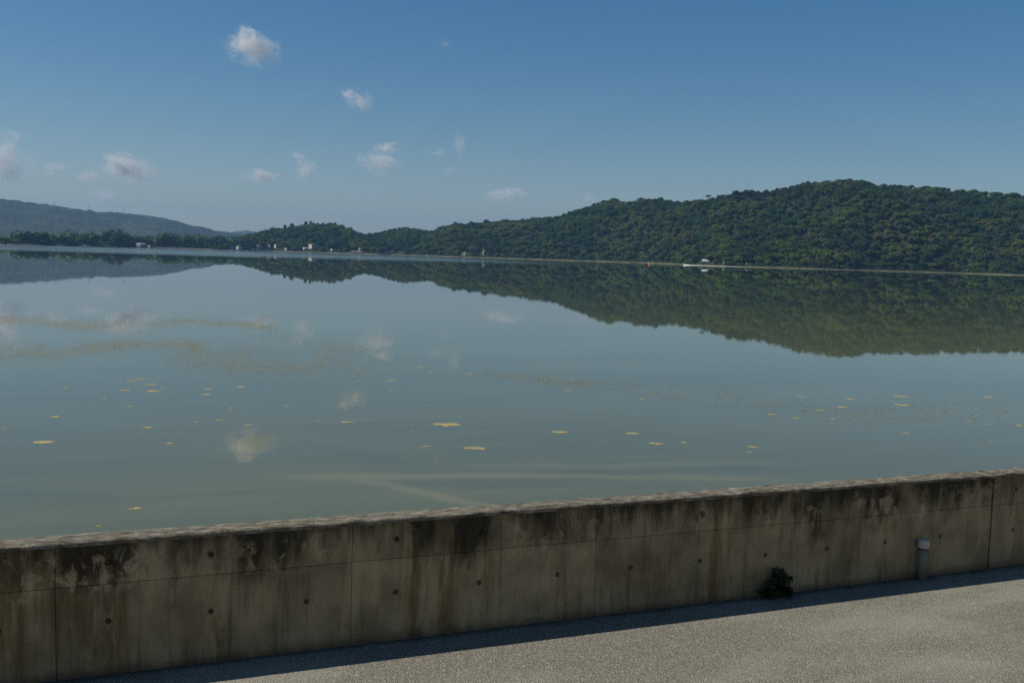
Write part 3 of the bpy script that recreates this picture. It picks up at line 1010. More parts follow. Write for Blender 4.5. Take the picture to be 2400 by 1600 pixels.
# big single trees: clumps on the left shore, knoll tops, pines on the ridge
BIGV = [crown(60 + i, 9, 1.0, 0.80, 0.8, 0.085, 420, 0.6, 0.2, 1.15) for i in range(4)]
big_me = []
for V, Fq, col in BIGV:
    me = np_mesh('crown', V, Fq, False, col); me.materials.append(MT['leaf']); big_me.append(me)
V, Fq, col = crown(80, 7, 0.8, 2.2, 1.0, 0.11, 320, 0.6, 0.2, 0.7)
V[:, :2] *= np.clip(1.75 - 0.50 * V[:, 2:3], 0.35, 1.5)
tall_me = np_mesh('crown', V, Fq, False, col); tall_me.materials.append(MT['leaf'])
V, Fq, col = crown(83, 8, 1.1, 0.42, 0.28, 0.10, 260, 0.45, 0.6, 1.3)
umb_me = np_mesh('crown', V, Fq, False, col); umb_me.materials.append(MT['leaf'])

def hero(name, x, ytop, wpx, inn, me, zfrac, hue, label, rot=0.0, group=None, trunk=True, squash=None, gain=1.25):
    """tree whose top meets the sight line of photo pixel (x, ytop), standing inn metres behind the waterline"""
    a = az_of(x, ytop)
    d = float(shore_d(a)) + inn
    top = at_h(x, ytop, d)
    sb = float(setb(a))
    gz = hill_z(a, max((inn - 4) / sb, 0))
    R = wpx / 2 / F_PX * (top - CAM).dot(fw)
    cz = R * zfrac if squash is None else squash
    base = top.z - cz
    t = tag(empty(name, (top.x, top.y, gz), rot), label, 'tree', group)
    c_ = link('crown', me, None, t)
    zext = max(v.co.z for v in me.vertices)
    bottom = max(gz - 0.3, top.z - zext * R * zfrac) if squash is None else top.z - squash
    c_.location = (0, 0, bottom - gz)
    c_.scale = (R, R, (top.z - bottom) / zext)
    c_.color = (hue[0] * gain, hue[1] * gain * 1.06, hue[2] * gain * 0.8, 1)
    k_ = link('trunk', trunk_me, None, t)
    k_.location = (0, 0, max((bottom - gz), 0.5))
    k_.scale = (R * 0.6, R * 0.6, max(bottom - gz + 0.3, 1.5))
    return t

GL = 'broad trees standing along the far left shore'
left_trees = [  # x, ytop, width, setback, hue, label
    (-22, 553, 70, 40, (0.045, 0.070, 0.034), 'broad green tree cut by the left edge of the photo on the far shore'),
    (20, 555, 62, 30, (0.060, 0.080, 0.036), 'low olive green tree second from the left edge on the far shore'),
    (71, 540.5, 84, 34, (0.028, 0.048, 0.030), 'tall domed dark green tree leftmost of the big domes on the far shore'),
    (124, 550, 46, 40, (0.050, 0.072, 0.034), 'small pale green tree in the dip between two dark domed trees at far left'),
    (152, 545, 76, 28, (0.058, 0.082, 0.034), 'broad lighter green tree left half of the second clump on the left shore'),
    (192, 539.5, 70, 36, (0.036, 0.058, 0.032), 'domed green tree at the top of the second clump on the left shore'),
    (215, 548, 40, 30, (0.026, 0.046, 0.030), 'dark tree closing the right side of the second clump on the left shore'),
    (253, 540.5, 66, 40, (0.030, 0.050, 0.030), 'dark rounded tree on the left of the third clump on the left shore'),
    (290, 537.5, 78, 32, (0.024, 0.044, 0.030), 'tallest dark domed tree of the third clump below the mountain masts'),
    (322, 550, 50, 38, (0.034, 0.056, 0.032), 'lower dark green tree at the right foot of the third clump'),
    (352, 552, 46, 60, (0.050, 0.068, 0.034), 'pale olive tree behind the pale roofed shed on the left shore'),
    (384, 545.5, 66, 44, (0.038, 0.062, 0.032), 'domed green tree right of the pale roofed shed on the left shore'),
    (420, 548, 56, 40, (0.030, 0.052, 0.032), 'dark green tree behind the beached pale boats on the left shore'),
    (450, 545.5, 60, 50, (0.046, 0.068, 0.034), 'broad mid green tree above the beached pale boats on the left shore'),
    (484, 554, 54, 44, (0.034, 0.058, 0.032), 'low dark tree between the beached boats and the white cube house'),
    (520, 551, 52, 56, (0.036, 0.060, 0.032), 'rounded green tree left of the white cube house'),
    (551, 554, 50, 60, (0.030, 0.054, 0.032), 'dark rounded tree directly behind the white cube house'),
]
for i, (x, yt, wpx, inn, hue, lab) in enumerate(left_trees):
    hero('tree', x, yt - 1.5, wpx, inn, big_me[i % 4], 0.9, hue, lab, i * 1.3, GL, gain=1.75)
GK = 'trees rising from the knoll behind the village'
knoll = [
    (619, 539.5, 22, 120, big_me[0], 1.0, (0.030, 0.050, 0.030), 'dark rounded tree leftmost on the skyline of the village knoll'),
    (647, 534, 24, 130, big_me[1], 1.0, (0.032, 0.054, 0.030), 'wide dark tree left of the two pointed trees on the village knoll'),
    (668, 528.5, 12, 140, tall_me, 2.2, (0.020, 0.038, 0.028), 'narrow pointed dark tree left one of the pair on the village knoll'),
    (684, 525.5, 18, 150, tall_me, 1.9, (0.020, 0.040, 0.028), 'broad pointed dark tree right one of the pair on the village knoll'),
    (703, 531, 16, 160, big_me[2], 1.2, (0.030, 0.050, 0.030), 'low round tree right of the pointed pair on the village knoll'),
    (717, 521, 15, 180, tall_me, 1.8, (0.022, 0.042, 0.028), 'upright dark tree at the left end of the knoll top'),
    (728, 519, 9, 190, tall_me, 2.4, (0.022, 0.040, 0.028), 'thin spiky tree highest on the knoll top'),
    (745, 525, 16, 190, tall_me, 1.6, (0.028, 0.048, 0.028), 'short conical tree in the middle of the knoll top'),
    (757, 524, 12, 190, tall_me, 1.8, (0.026, 0.044, 0.028), 'slim conical tree right of the middle of the knoll top'),
    (772, 526, 16, 190, tall_me, 1.6, (0.030, 0.050, 0.028), 'bushy conical tree left of the right end of the knoll top'),
    (785, 523.5, 12, 190, tall_me, 2.0, (0.022, 0.042, 0.028), 'pointed dark tree at the right end of the knoll top'),
    (798, 528.5, 17, 185, big_me[3], 1.2, (0.028, 0.046, 0.030), 'rounded dark tree where the knoll begins to drop to the right'),
    (819, 536, 22, 170, big_me[0], 1.1, (0.028, 0.048, 0.030), 'dark tree halfway down the right shoulder of the knoll'),
    (840, 545, 18, 160, big_me[1], 1.0, (0.026, 0.044, 0.030), 'low dark tree at the notch right of the knoll'),
]
for i, (x, yt, wpx, inn, me, zf, hue, lab) in enumerate(knoll):
    hero('tree', x, yt - 3, wpx * 1.15, inn, me, zf, hue, lab, i * 0.9, GK)
GP = 'flat topped pines along the ridges'
pines = [
    (1035, 531, 18, 195, 'flat crowned pine leftmost on the skyline of the middle hills'),
    (1071, 522.5, 10, 195, 'tiny isolated flat topped pine standing free on the middle ridge'),
    (1112, 522.5, 14, 200, 'thin flat topped pine right of the free standing one on the middle ridge'),
    (1158, 517.5, 13, 205, 'small dark pine where the middle ridge starts to climb'),
    (1180, 514.5, 18, 210, 'broad dark pine in front of the middle ridge climb'),
    (1257, 507, 28, 225, 'wide dark clumped tree on the saddle before the right hill'),
    (1308, 505.5, 20, 230, 'flat dark pine just left of the steep rise of the right hill'),
    (1438, 463.5, 28, 262, 'rounded dark tree on the first shoulder of the right hill'),
    (1511, 463.5, 30, 268, 'broad dark tree topping the second shoulder of the right hill'),
    (1659, 455, 15, 285, 'free standing pine above the shoulder left of the main summit'),
    (1705, 453.5, 26, 290, 'wide pine on the long climb to the main summit'),
    (1728, 445.5, 20, 295, 'dark domed pine stepping up towards the main summit'),
    (1756, 442.5, 26, 300, 'flat pine on the step below the main summit'),
    (2011, 421.5, 16, 335, 'small pine marking the right end of the main summit'),
    (2278, 441.5, 24, 348, 'open crowned pine left of the gap on the right ridge'),
    (2306, 446, 22, 348, 'dark pine at the left rim of the gap on the right ridge'),
    (2342, 447, 30, 348, 'wide flat topped pine right of the gap on the right ridge'),
    (2379, 449, 32, 348, 'flat topped pine next to the right edge of the photo'),
]
for i, (x, yt, wpx, inn, lab) in enumerate(pines):
    dome = 'dome' in lab or 'rounded' in lab or 'broad' in lab or 'clumped' in lab
    me = big_me[i % 4] if dome else umb_me
    t = hero('tree' if dome else 'pine_tree', x, yt + (0 if dome else 1.5), wpx, inn, me, 0.9, rnd.choice(PAL['dark']), lab, i * 1.1, GP if not dome else None,
             squash=None if dome else 0.40 * wpx / F_PX * 1300)

# ------------------------------------------------------------------ village and shore things
def house(x, yfoot, wpx, hpx, sb, kind, label):
    a = az_of(x, yfoot)
    d = float(shore_d(a)) + sb
    z0 = hill_z(a, max((sb - 4) / float(setb(a)), 0)) - 0.2
    P = Vector((d * math.sin(a), d * math.cos(a), z0))
    k = P.length / F_PX
    w, h, dp = wpx * k, hpx * k, max(wpx * k * 0.7, 4.0)
    t = tag(empty('house', P, -a + rnd.uniform(0.55, 0.9)), label, 'house', 'houses of the village across the water')
    wm = {'white': 'white', 'cream': 'cream', 'grey': 'grey', 'red': 'grey', 'low': 'white', 'shed': 'grey'}[kind]
    bm = bmesh.new()
    box(bm, -w / 2, w / 2, -dp / 2, dp / 2, -0.5, h * 0.86)
    obj('wall', bm, MT[wm], t)
    bm = bmesh.new()
    if kind in ('red', 'shed', 'low'):
        e = 0.35
        v = [bm.verts.new(q) for q in ((-w / 2 - e, -dp / 2 - e, h * 0.80), (w / 2 + e, -dp / 2 - e, h * 0.80), (w / 2 + e, dp / 2 + e, h * 0.80), (-w / 2 - e, dp / 2 + e, h * 0.80),
                                          (-w / 2 + w * 0.1, 0, h * 1.08), (w / 2 - w * 0.1, 0, h * 1.08))]
        for f in ((0, 1, 5, 4), (1, 2, 5), (2, 3, 4, 5), (3, 0, 4), (3, 2, 1, 0)):
            bm.faces.new([v[i] for i in f])
        obj('roof', bm, MT['red'] if kind == 'red' else MT['roofgrey'], t)
    else:
        box(bm, -w / 2 - 0.2, w / 2 + 0.2, -dp / 2 - 0.2, dp / 2 + 0.2, h * 0.862, h * 0.92)
        r = obj('roof', bm, MT[wm], t)
        bm = bmesh.new()
        box(bm, -w * 0.1, w * 0.18, -dp * 0.1, dp * 0.2, h * 0.921, h * 1.0)
        obj('stair_hut', bm, MT[wm], r)
    nst = 2 if h > 4.5 else 1
    nw = max(2, int(w / 3))
    for s in range(nst):
        for i in range(nw):
            bm = bmesh.new()
            cx = -w / 2 + w * (i + 0.5) / nw
            zb = h * 0.86 * (s + 0.35) / nst
            wh = min(1.3, h * 0.36 / nst)
            box(bm, cx - w / nw * 0.28, cx + w / nw * 0.28, -dp / 2 - 0.06, -dp / 2 + 0.05, zb, zb + wh)
            obj('window', bm, MT['glass'], t)
    return t
HLAB = ['long grey shed with a pale sheet roof on the left shore', 'low grey hut beside the pale roofed shed on the left shore',
        'grey flat roofed house left of the white cube house', 'white cube shaped two storey house at the waterfront', 'grey house with a red brown tiled roof behind the low white shed',
        'long low white shed right at the village waterfront', 'slim tall grey house between the red roof and the white house', 'white house with flat roof at the middle of the village',
        'small white flat roofed house alone near the water', 'low white shed left of the large cream house', 'large bright cream house at the right end of the village', 'tiny white hut among trees right of the cream house']
for h_, lab in zip(HOUSES, HLAB):
    house(*h_, lab)

def boat_mesh(L, wd, ht):
    bm = bmesh.new()
    secs = []
    for u, w, zk, zg in ((0, 0.75, 0.15, 0.75), (0.3, 1.0, 0.05, 0.72), (0.65, 0.95, 0.05, 0.80), (0.88, 0.5, 0.2, 0.95), (1.0, 0.04, 0.6, 1.08)):
        x_ = (u - 0.5) * L
        secs.append([bm.verts.new((x_, -wd / 2 * w, ht * zg)), bm.verts.new((x_, -wd / 2 * w * 0.7, ht * zk)), bm.verts.new((x_, 0, ht * (zk - 0.15))), bm.verts.new((x_, wd / 2 * w * 0.7, ht * zk)), bm.verts.new((x_, wd / 2 * w, ht * zg))])
    for a, b in zip(secs, secs[1:]):
        for k in range(4):
            bm.faces.new((a[k], b[k], b[k + 1], a[k + 1]))
        bm.faces.new((a[4], b[4], b[0], a[0]))
    bm.faces.new(secs[0])
    bmesh.ops.recalc_face_normals(bm, faces=bm.faces[:])
    return bm

def boat(P, L, rz, label, group=None, cabin=True, name='boat'):
    t = tag(empty(name, P, rz), label, 'boat', group)
    obj('hull', boat_mesh(L, L * 0.3, L * 0.16), MT['hull'], t)
    if cabin:
        bm = bmesh.new()
        vs = box(bm, -L * 0.12, L * 0.14, -L * 0.1, L * 0.1, L * 0.10, L * 0.27)
        for v in vs:
            if v.co.z > L * 0.2 and v.co.x > 0:
                v.co.x -= L * 0.06
        c = obj('cabin', bm, MT['hull'], t)
        bm = bmesh.new()
        box(bm, -L * 0.10, L * 0.07, -L * 0.103, L * 0.103, L * 0.19, L * 0.235)
        obj('window', bm, MT['glass'], c)
    bm = bmesh.new()
    box(bm, -L * 0.55, -L * 0.5, -L * 0.03, L * 0.03, L * 0.02, L * 0.18)
    obj('outboard_motor', bm, MT['rubber'], t)
    return t

GB = 'small pale boats lying along the far shore'
for x, y, L, lab in ((200, 578.2, 9, 'long pale boat moored below the dark domed trees at the far left'), (407, 582.5, 7, 'largest of the white boats beached in a row left of the village'),
                     (418, 583.0, 4.5, 'short white boat touching the largest beached boat'), (434, 583.2, 4.6, 'white boat in the middle of the beached row'),
                     (450, 583.8, 5.0, 'white boat right of the middle of the beached row'), (468, 584.2, 4.2, 'small white boat near the right end of the beached row'),
                     (480, 584.5, 2.6, 'tiniest white boat at the right end of the beached row'), (552, 586.8, 4.6, 'small white boat afloat just left of the white cube house')):
    a = az_of(x, y)
    d = float(shore_d(a)) + (-3 if L in (9, 4.6) and x != 434 else 3.0)
    boat((d * math.sin(a), d * math.cos(a), WZ + (-0.1 if d < shore_d(a) else 0.95)), L, -a + rnd.uniform(-0.4, 0.4), lab, GB, L > 4)

# speedboat and wake off the right shore
q = on_z(1604, 621.5, WZ)
a_ = math.atan2(q.x, q.y)
q2 = on_z(1750, 627.0, WZ)
dirv = (q - q2).normalized()
rz = math.atan2(dirv.y, dirv.x)
boat(q, 5.2, rz, 'white speedboat racing left ahead of its wake off the right shore', None, True, 'speedboat')
bm = bmesh.new()
Lw = (q - q2).length
nn = 60
for sgn in (-1, 1):
    pv = None
    for i in range(nn + 1):
        u = i / nn
        c_ = q - dirv * (2.2 + Lw * u)
        side = Vector((-dirv.y, dirv.x, 0))
        wob = mnoise.noise((u * 14, sgn * 3, 0)) * 0.5
        w0 = (0.1 + 1.2 * u) + wob * u
        w1 = w0 + 1.5 * (1 - u) ** 1.5 + 0.35
        hz = 0.75 * math.exp(-u * 14) + 0.16 * (1 - u) + 0.03
        cur = [bm.verts.new(Vector((c_.x, c_.y, WZ + 0.01)) + side * sgn * w0), bm.verts.new(Vector((c_.x, c_.y, WZ + hz)) + side * sgn * (w0 + w1) / 2), bm.verts.new(Vector((c_.x, c_.y, WZ + 0.01)) + side * sgn * w1)]
        if pv:
            for k in range(2):
                bm.faces.new((pv[k], cur[k], cur[k + 1], pv[k + 1]))
        pv = cur
tag(obj('boat_wake', bm, MT['foam'], None, True), 'white foaming wake trailing behind the speedboat', 'wake', None, 'stuff')

# orange buoy
q = on_z(1522, 619.5, WZ)
t = tag(empty('buoy', q), 'orange navigation buoy floating near the right shore', 'buoy')
bm = bmesh.new()
tube(bm, [(0, 0, -0.4), (0, 0, 0.0), (0, 0, 0.55), (0, 0, 0.6)], [0.7, 0.95, 0.95, 0.75], 14)
obj('float', bm, MT['orange'], t)
bm = bmesh.new()
tube(bm, [(0, 0, 0.6), (0, 0, 1.9), (0, 0, 2.5), (0, 0, 2.7)], [0.55, 0.34, 0.34, 0.05], 12)
obj('tower', bm, MT['orange'], t)

# pale roofed hut, sign posts on the right shore
def on_shore(x, y, inn):
    a = az_of(x, y)
    d = float(shore_d(a)) + inn
    return Vector((d * math.sin(a), d * math.cos(a), hill_z(a, max(0.0, (inn - 4) / float(setb(a)))))), a
p, a = on_shore(1653, 615, 11)
t = tag(empty('hut', p, -a), 'brown shore hut with a large pale roof behind the speedboat wake', 'hut')
bm = bmesh.new(); box(bm, -3.4, 3.4, -2, 2, -1.2, 1.75); obj('wall', bm, MT['brown'], t)
bm = bmesh.new()
v = [bm.verts.new(c) for c in ((-3.9, -2.7, 1.7), (3.9, -2.7, 1.7), (3.9, 2.7, 1.7), (-3.9, 2.7, 1.7), (-3.6, 0.4, 4.3), (3.7, 0.4, 4.3))]
for f in ((0, 1, 5, 4), (1, 2, 5), (2, 3, 4, 5), (3, 0, 4), (3, 2, 1, 0)):
    bm.faces.new([v[i] for i in f])
obj('roof', bm, MT['roofgrey'], t)
bm = bmesh.new(); box(bm, -0.6, 0.6, -2.06, -1.95, -1.0, 1.3); obj('door', bm, MT['joint'], t)
for x, lab, lean in ((1695, 'pale upright marker board on the shore right of the brown hut', 0.12), (1748, 'pale leaning marker board farther right along the shore', 0.6)):
    p, a = on_shore(x, 618, 6)
    t = tag(empty('marker_board', p, -a), lab, 'marker board')
    bm = bmesh.new(); tube(bm, [(0, 0, -0.5), (lean * 0.6, 0, 2.4)], [0.08, 0.08], 8); obj('post', bm, MT['steel'], t)
    bm = bmesh.new()
    for vv in box(bm, -0.55, 0.55, -0.12, -0.06, 1.1, 2.9):
        vv.co.x += lean * (vv.co.z) * 0.5
    obj('board', bm, MT['white'], t)

# bare trunk near the speedboat
def bare_tree(x, ytop, yfoot, inn, label, nb=22, seed=1):
    g = random.Random(seed)
    p, a = on_shore(x, yfoot, inn)
    k = p.length / F_PX
    H = (yfoot - ytop) * k
    t = tag(empty('bare_tree', p), label, 'tree')
    bm = bmesh.new(); tube(bm, [(0, 0, -0.5), (0.1, 0, H * 0.5), (-0.1, 0, H)], [0.25, 0.17, 0.05], 7); obj('trunk', bm, MT['bark'], t)
    for i in range(nb):
        bm = bmesh.new()
        u = g.uniform(0.25, 0.95); an = g.uniform(0, 6.28); l = H * 0.28 * (1.1 - u * 0.6)
        s = Vector((0, 0, H * u))
        e = s + Vector((math.cos(an) * l, math.sin(an) * l, l * 0.8))
        tube(bm, [s, s.lerp(e, 0.5) + Vector((0, 0, l * 0.1)), e], [0.09, 0.07, 0.03], 5)
        obj('branch', bm, MT['bark'], t)
bare_tree(1573, 597, 617, 8, 'thin bare brown tree at the waterline left of the speedboat')

# rocks, scars and banks
def rock(name, x, y, inn, sx, sy, sz, mat, label, cat, seed):
    p, a = on_shore(x, y, inn)
    bm = bmesh.new()
    bmesh.ops.create_icosphere(bm, subdivisions=3, radius=1)
    for v in bm.verts:
        n_ = 1 + 0.35 * mnoise.fractal(v.co * 1.7 + Vector((seed, 0, 0)), 0.8, 2.0, 4)
        v.co = Vector((v.co.x * sx * n_, v.co.y * sy * n_, v.co.z * sz * n_))
    o = tag(obj(name, bm, mat), label, cat)
    o.location = p
    o.rotation_euler = (0, 0, -a)
    return o
rock('rock', 1090, 602, 8, 5.2, 3, 4.2, MT['rock'], 'pale boulder at the water edge left of the white cliff scar', 'rock', 1)
o = rock('cliff_scar', 1133, 600, 16, 1.5, 3, 9.5, MT['rock'], 'narrow white rock scar running down the wooded shore of the middle hills', 'cliff', 4)
o.rotation_euler = (math.radians(-24), math.radians(7), o.rotation_euler[2])
rock('earth_bank', 838, 594, 7, 15, 4, 3.0, MT['tan'], 'low tan earth bank at the water right of the village', 'bank', 8)
rock('earth_bank', 845, 590, 14, 5.5, 4, 7.0, MT['tan'], 'steep orange tan slope above the low earth bank', 'bank', 12)
p, a = on_shore(921, 598, 6)
bm = bmesh.new(); box(bm, -17, 17, -0.6, 0.6, -1.5, 1.9)
for v in bm.verts: v.co.z += 0.0
o = tag(obj('shore_wall', bm, MT['tan']), 'long low tan retaining wall at the water in front of the second knoll', 'wall')
o.location = p; o.rotation_euler = (0, 0, -a)

# masts on the mountain
for x, y, hpx, lab in ((289.5, 500, 13, 'tallest thin lattice mast on the mountain ridge, right one of three'), (208, 491, 9, 'middle thin lattice mast on the wooded bump of the mountain ridge'), (128, 481, 7, 'shortest faint lattice mast on the mountain ridge, left one of three')):
    p = at_h(x, y, 4490)
    H = hpx * p.length / F_PX
    t = tag(empty('lattice_mast', p), lab, 'mast', 'masts on the mountain ridge')
    bm = bmesh.new()
    for sx, sy in ((-1, -1), (-1, 1), (1, -1), (1, 1)):
        tube(bm, [(sx * 2.2, sy * 2.2, -6), (sx * 0.5, sy * 0.5, H)], [0.35, 0.25], 4)
    obj('tower', bm, MT['steel'], t)
    for f_ in (0.55, 0.72, 0.88):
        bm = bmesh.new(); box(bm, -3.2, 3.2, -0.3, 0.3, H * f_, H * f_ + 0.5); obj('cross_arm', bm, MT['steel'], t)

# ------------------------------------------------------------------ floating algae
PATCH = [(1027, 975, 82), (1090, 1029, 58), (978, 1025, 28), (1284, 992, 44), (1455, 995, 36), (1506, 1018, 36), (1571, 1016, 18), (1730, 1026, 28), (1723, 1038, 14), (96, 1015, 52), (389, 1018, 20), (341, 981, 34),
         (573, 976, 20), (536, 937, 20), (797, 969, 36), (125, 957, 34), (505, 965, 26), (454, 969, 14), (298, 933, 20), (320, 870, 26), (302, 875, 28), (344, 883, 36), (352, 898, 44), (375, 893, 12), (287, 896, 28),
         (480, 893, 24), (472, 906, 30), (555, 888, 34), (152, 890, 20), (240, 916, 14), (315, 1167, 38), (228, 1208, 14), (898, 874, 28), (962, 844, 24), (990, 855, 14), (1077, 858, 28), (900, 897, 12), (840, 855, 10),
         (818, 908, 16), (660, 932, 20), (735, 967, 10), (988, 932, 12), (1307, 897, 22), (1476, 916, 16), (1773, 951, 26), (1829, 960, 26), (1912, 962, 18), (1843, 912, 22), (1953, 917, 30), (2068, 910, 50), (2073, 930, 40),
         (2272, 912, 30), (2267, 974, 14), (2227, 968, 14), (2340, 977, 20), (2274, 1013, 12), (2080, 994, 24), (1885, 942, 24), (1935, 935, 30), (1574, 892, 12), (495, 796, 14), (10, 985, 12), (30, 995, 8), (102, 1172, 8),
         (1308, 1010, 8), (945, 990, 7), (1235, 976, 8), (1060, 1020, 6)]
PLAB = {(1027, 975): 'largest yellow algae mat afloat in the middle of the bay', (1090, 1029): 'long thin wavy yellow algae mat just below and right of the largest mat', (1284, 992): 'yellow algae mat to the right of the largest mat',
        (96, 1015): 'broad yellow algae mat nearest the left edge of the bay', (315, 1167): 'yellow algae mat closest to the left end of the sea wall', (228, 1208): 'yellow algae scrap just behind the sea wall top at left',
        (352, 898): 'widest yellow algae mat in the cluster at left', (344, 883): 'forked yellow algae mat just above the widest one of the left cluster', (320, 870): 'lumpy yellow algae mat topping the left cluster',
        (1455, 995): 'yellow algae mat halfway between the largest mat and the right edge', (1506, 1018): 'thin yellow algae mat nearest the wall right of centre', (797, 969): 'yellow algae mat left of the largest mat',
        (2068, 910): 'longest thin yellow algae streak at the right', (1773, 951): 'yellow algae mat at the lower left of the right hand streaks', (555, 888): 'yellow algae mat with two lobes right of the left cluster',
        (898, 874): 'yellow algae mat below the reflected cloud in the middle', (125, 957): 'thin yellow algae mat above the broad left one', (1730, 1026): 'yellow algae mat above a smaller one left of the pipe'}
for x, y, w in PATCH:
    X, Y = x * 1.0204, y * 1.0204
    c = on_z(X, Y, WZ)
    k = (c - CAM).dot(fw) / F_PX
    W = w * 1.0204 * k / 2
    dep = W * rnd.uniform(0.45, 0.75) if w > 16 else W * rnd.uniform(0.6, 1.0)
    bm = bmesh.new()
    n_ = 40
    sd_ = rnd.uniform(0, 100)
    blobs = [(rnd.uniform(-0.55, 0.55), rnd.uniform(-0.4, 0.4), rnd.uniform(0.25, 0.5)) for _ in range(4)] + [(0, 0, 0.45)]
    ring, inner = [], []
    for i in range(n_):
        an = 2 * math.pi * i / n_
        r = 0.64 + 0.42 * mnoise.fractal((math.cos(an) * 1.6 + sd_, math.sin(an) * 1.6, 0.5), 0.9, 2.2, 5)
        r = max(0.16, r)
        px_, py_ = r * W * 1.25 * math.cos(an), r * dep * 1.2 * math.sin(an)
        ring.append(bm.verts.new((px_, py_, 0.002)))
        inner.append(bm.verts.new((px_ * 0.72, py_ * 0.72, 0.007 + 0.004 * mnoise.noise((an * 2, sd_, 1)))))
    ctr = bm.verts.new((0, 0, 0.009))
    for i in range(n_):
        j = (i + 1) % n_
        bm.faces.new((ring[i], ring[j], inner[j], inner[i]))
        bm.faces.new((inner[i], inner[j], ctr))
    o = obj('algae_mat', bm, MT['algae'])
    o.location = c
    o.rotation_euler = (0, 0, -math.atan2(c.x, c.y) + rnd.uniform(-0.12, 0.12))
    lab = PLAB.get((x, y))
    if not lab:
        side = ['at the far left edge', 'left of the left cluster', 'around the left cluster', 'right of the left cluster', 'left of the reflected clouds', 'near the reflected clouds', 'above the largest mat', 'in the centre', 'right of the centre',
                'before the right streaks', 'left in the right streaks', 'amid the right streaks', 'above the pipe', 'at the far right edge'][int(np.searchsorted([60, 250, 420, 560, 700, 860, 1080, 1260, 1500, 1700, 1860, 2050, 2230], x))]
        side += [', far out', ', half way out', ', close in'][(y > 925) + (y > 990)]
        lab = f"{'thin' if w > 20 else 'tiny'} yellow algae scrap {side}"
    tag(o, lab, 'algae mat', 'yellow algae mats afloat')

split_labels([(o, o.location.x) for o in C.objects if o.name.startswith('algae_mat')])
# drifting bands of fine flakes
def band(poly, n, smin, smax, thr, seed):
    """poly: list of (x, y_top, y_bottom) display pixels; scattered where a patch noise is high"""
    out = []
    xs = [p[0] for p in poly]
    g = np.random.default_rng(seed)
    tries = 0
    while len(out) < n and tries < n * 12:
        tries += 1
        x = g.uniform(xs[0], xs[-1])
        y0 = np.interp(x, xs, [p[1] for p in poly]); y1 = np.interp(x, xs, [p[2] for p in poly])
        q_ = np.clip(0.5 + 0.30 * g.normal(), -0.25, 1.25)
        y = y0 + (y1 - y0) * q_
        c = on_z(x * 1.0204, y * 1.0204, WZ)
        v = mnoise.fractal((c.x * 0.30, c.y * 0.16, seed), 0.8, 2.0, 4)
        v2 = mnoise.noise((c.x * 1.6, c.y * 0.7, seed + 5.0))
        if v * 0.6 + v2 * 0.3 + g.normal() * 0.30 < thr: continue
        en = min(x - xs[0], xs[-1] - x) / (xs[-1] - xs[0])
        if xs[0] > 0 and g.uniform() > min(1.0, 0.05 + en * 5): continue
        out.append((c, g.uniform(smin, smax)))
    return out
flakes = []
flakes += band([(-60, 722, 738), (60, 724, 748), (200, 736, 760), (330, 736, 764), (430, 728, 748), (560, 736, 752), (640, 738, 764)], 7500, 0.030, 0.068, -0.16, 1)
flakes += band([(-60, 805, 830), (100, 784, 826), (200, 776, 818), (330, 772, 802), (430, 778, 800), (480, 790, 830)], 4600, 0.030, 0.068, -0.10, 2)
flakes += band([(370, 815, 850), (430, 790, 850), (520, 780, 862), (640, 790, 876), (760, 800, 880), (860, 840, 890)], 4500, 0.025, 0.065, -0.02, 3)
flakes += band([(560, 735, 780), (690, 745, 800), (800, 775, 825), (900, 810, 845), (1000, 838, 860)], 1100, 0.03, 0.08, 0.05, 4)
flakes += band([(1000, 840, 862), (1250, 860, 885), (1450, 870, 905), (1560, 880, 930), (1750, 900, 950), (1950, 905, 970), (2150, 910, 965), (2420, 905, 975)], 1300, 0.03, 0.10, 0.14, 5)
Vs, Fs = [], []
b = 0
for c, s in flakes:
    g0 = rnd.uniform(0, 6.28)
    k = 5
    st = rnd.uniform(1.0, 2.6)
    ctr = (c.x, c.y, WZ + 0.010)
    for i in range(k):
        an = g0 + 2 * math.pi * i / k
        r = s * rnd.uniform(0.35, 0.75)
        Vs.append((c.x + r * math.cos(an) * st * 0.75, c.y + r * math.sin(an) / st * 1.3, WZ + 0.006))
    Vs.append(ctr)
    for i in range(k):
        Fs.append((b + i, b + (i + 1) % k, b + k))
    b += k + 1
o = link('algae_flakes', np_mesh('algae_flakes', np.array(Vs), np.array(Fs)), MT['flake'])
tag(o, 'drifting bands of fine yellowish algae flakes on the calm water', 'algae', None, 'stuff')

# ------------------------------------------------------------------ clouds
def cloud_mat(k, seed, soft):
    m = M('cloud_vapour')
    m.t.nodes.remove(m.p)
    v = m.objc()
    r = m.vmath('LENGTH', v, None, 1)
    n1 = m.noise(m.vmath('ADD', v, (seed * 3.7, seed * 1.3, 0)), 1.7, 9, 0.68, 0.9)
    body = m.math('ADD', m.math('SUBTRACT', 0.68, m.math('MULTIPLY', r, 0.95)), m.math('MULTIPLY', m.math('SUBTRACT', n1, 0.5), 3.2))
    zz = m.sep(v)[2]
    d = m.math('MULTIPLY', m.step(body, 0.0, soft), m.step(r, 1.0, 0.72))
    pv = m.n('VolumePrincipled')
    pv.inputs['Color'].default_value = (0.99, 0.985, 0.975, 1)
    pv.inputs['Anisotropy'].default_value = 0.0
    m.put(pv.inputs['Density'], m.math('MULTIPLY', d, k))
    m.t.links.new(pv.outputs[0], m.out.inputs['Volume'])
    return m.m
OD_GAIN = 2.4
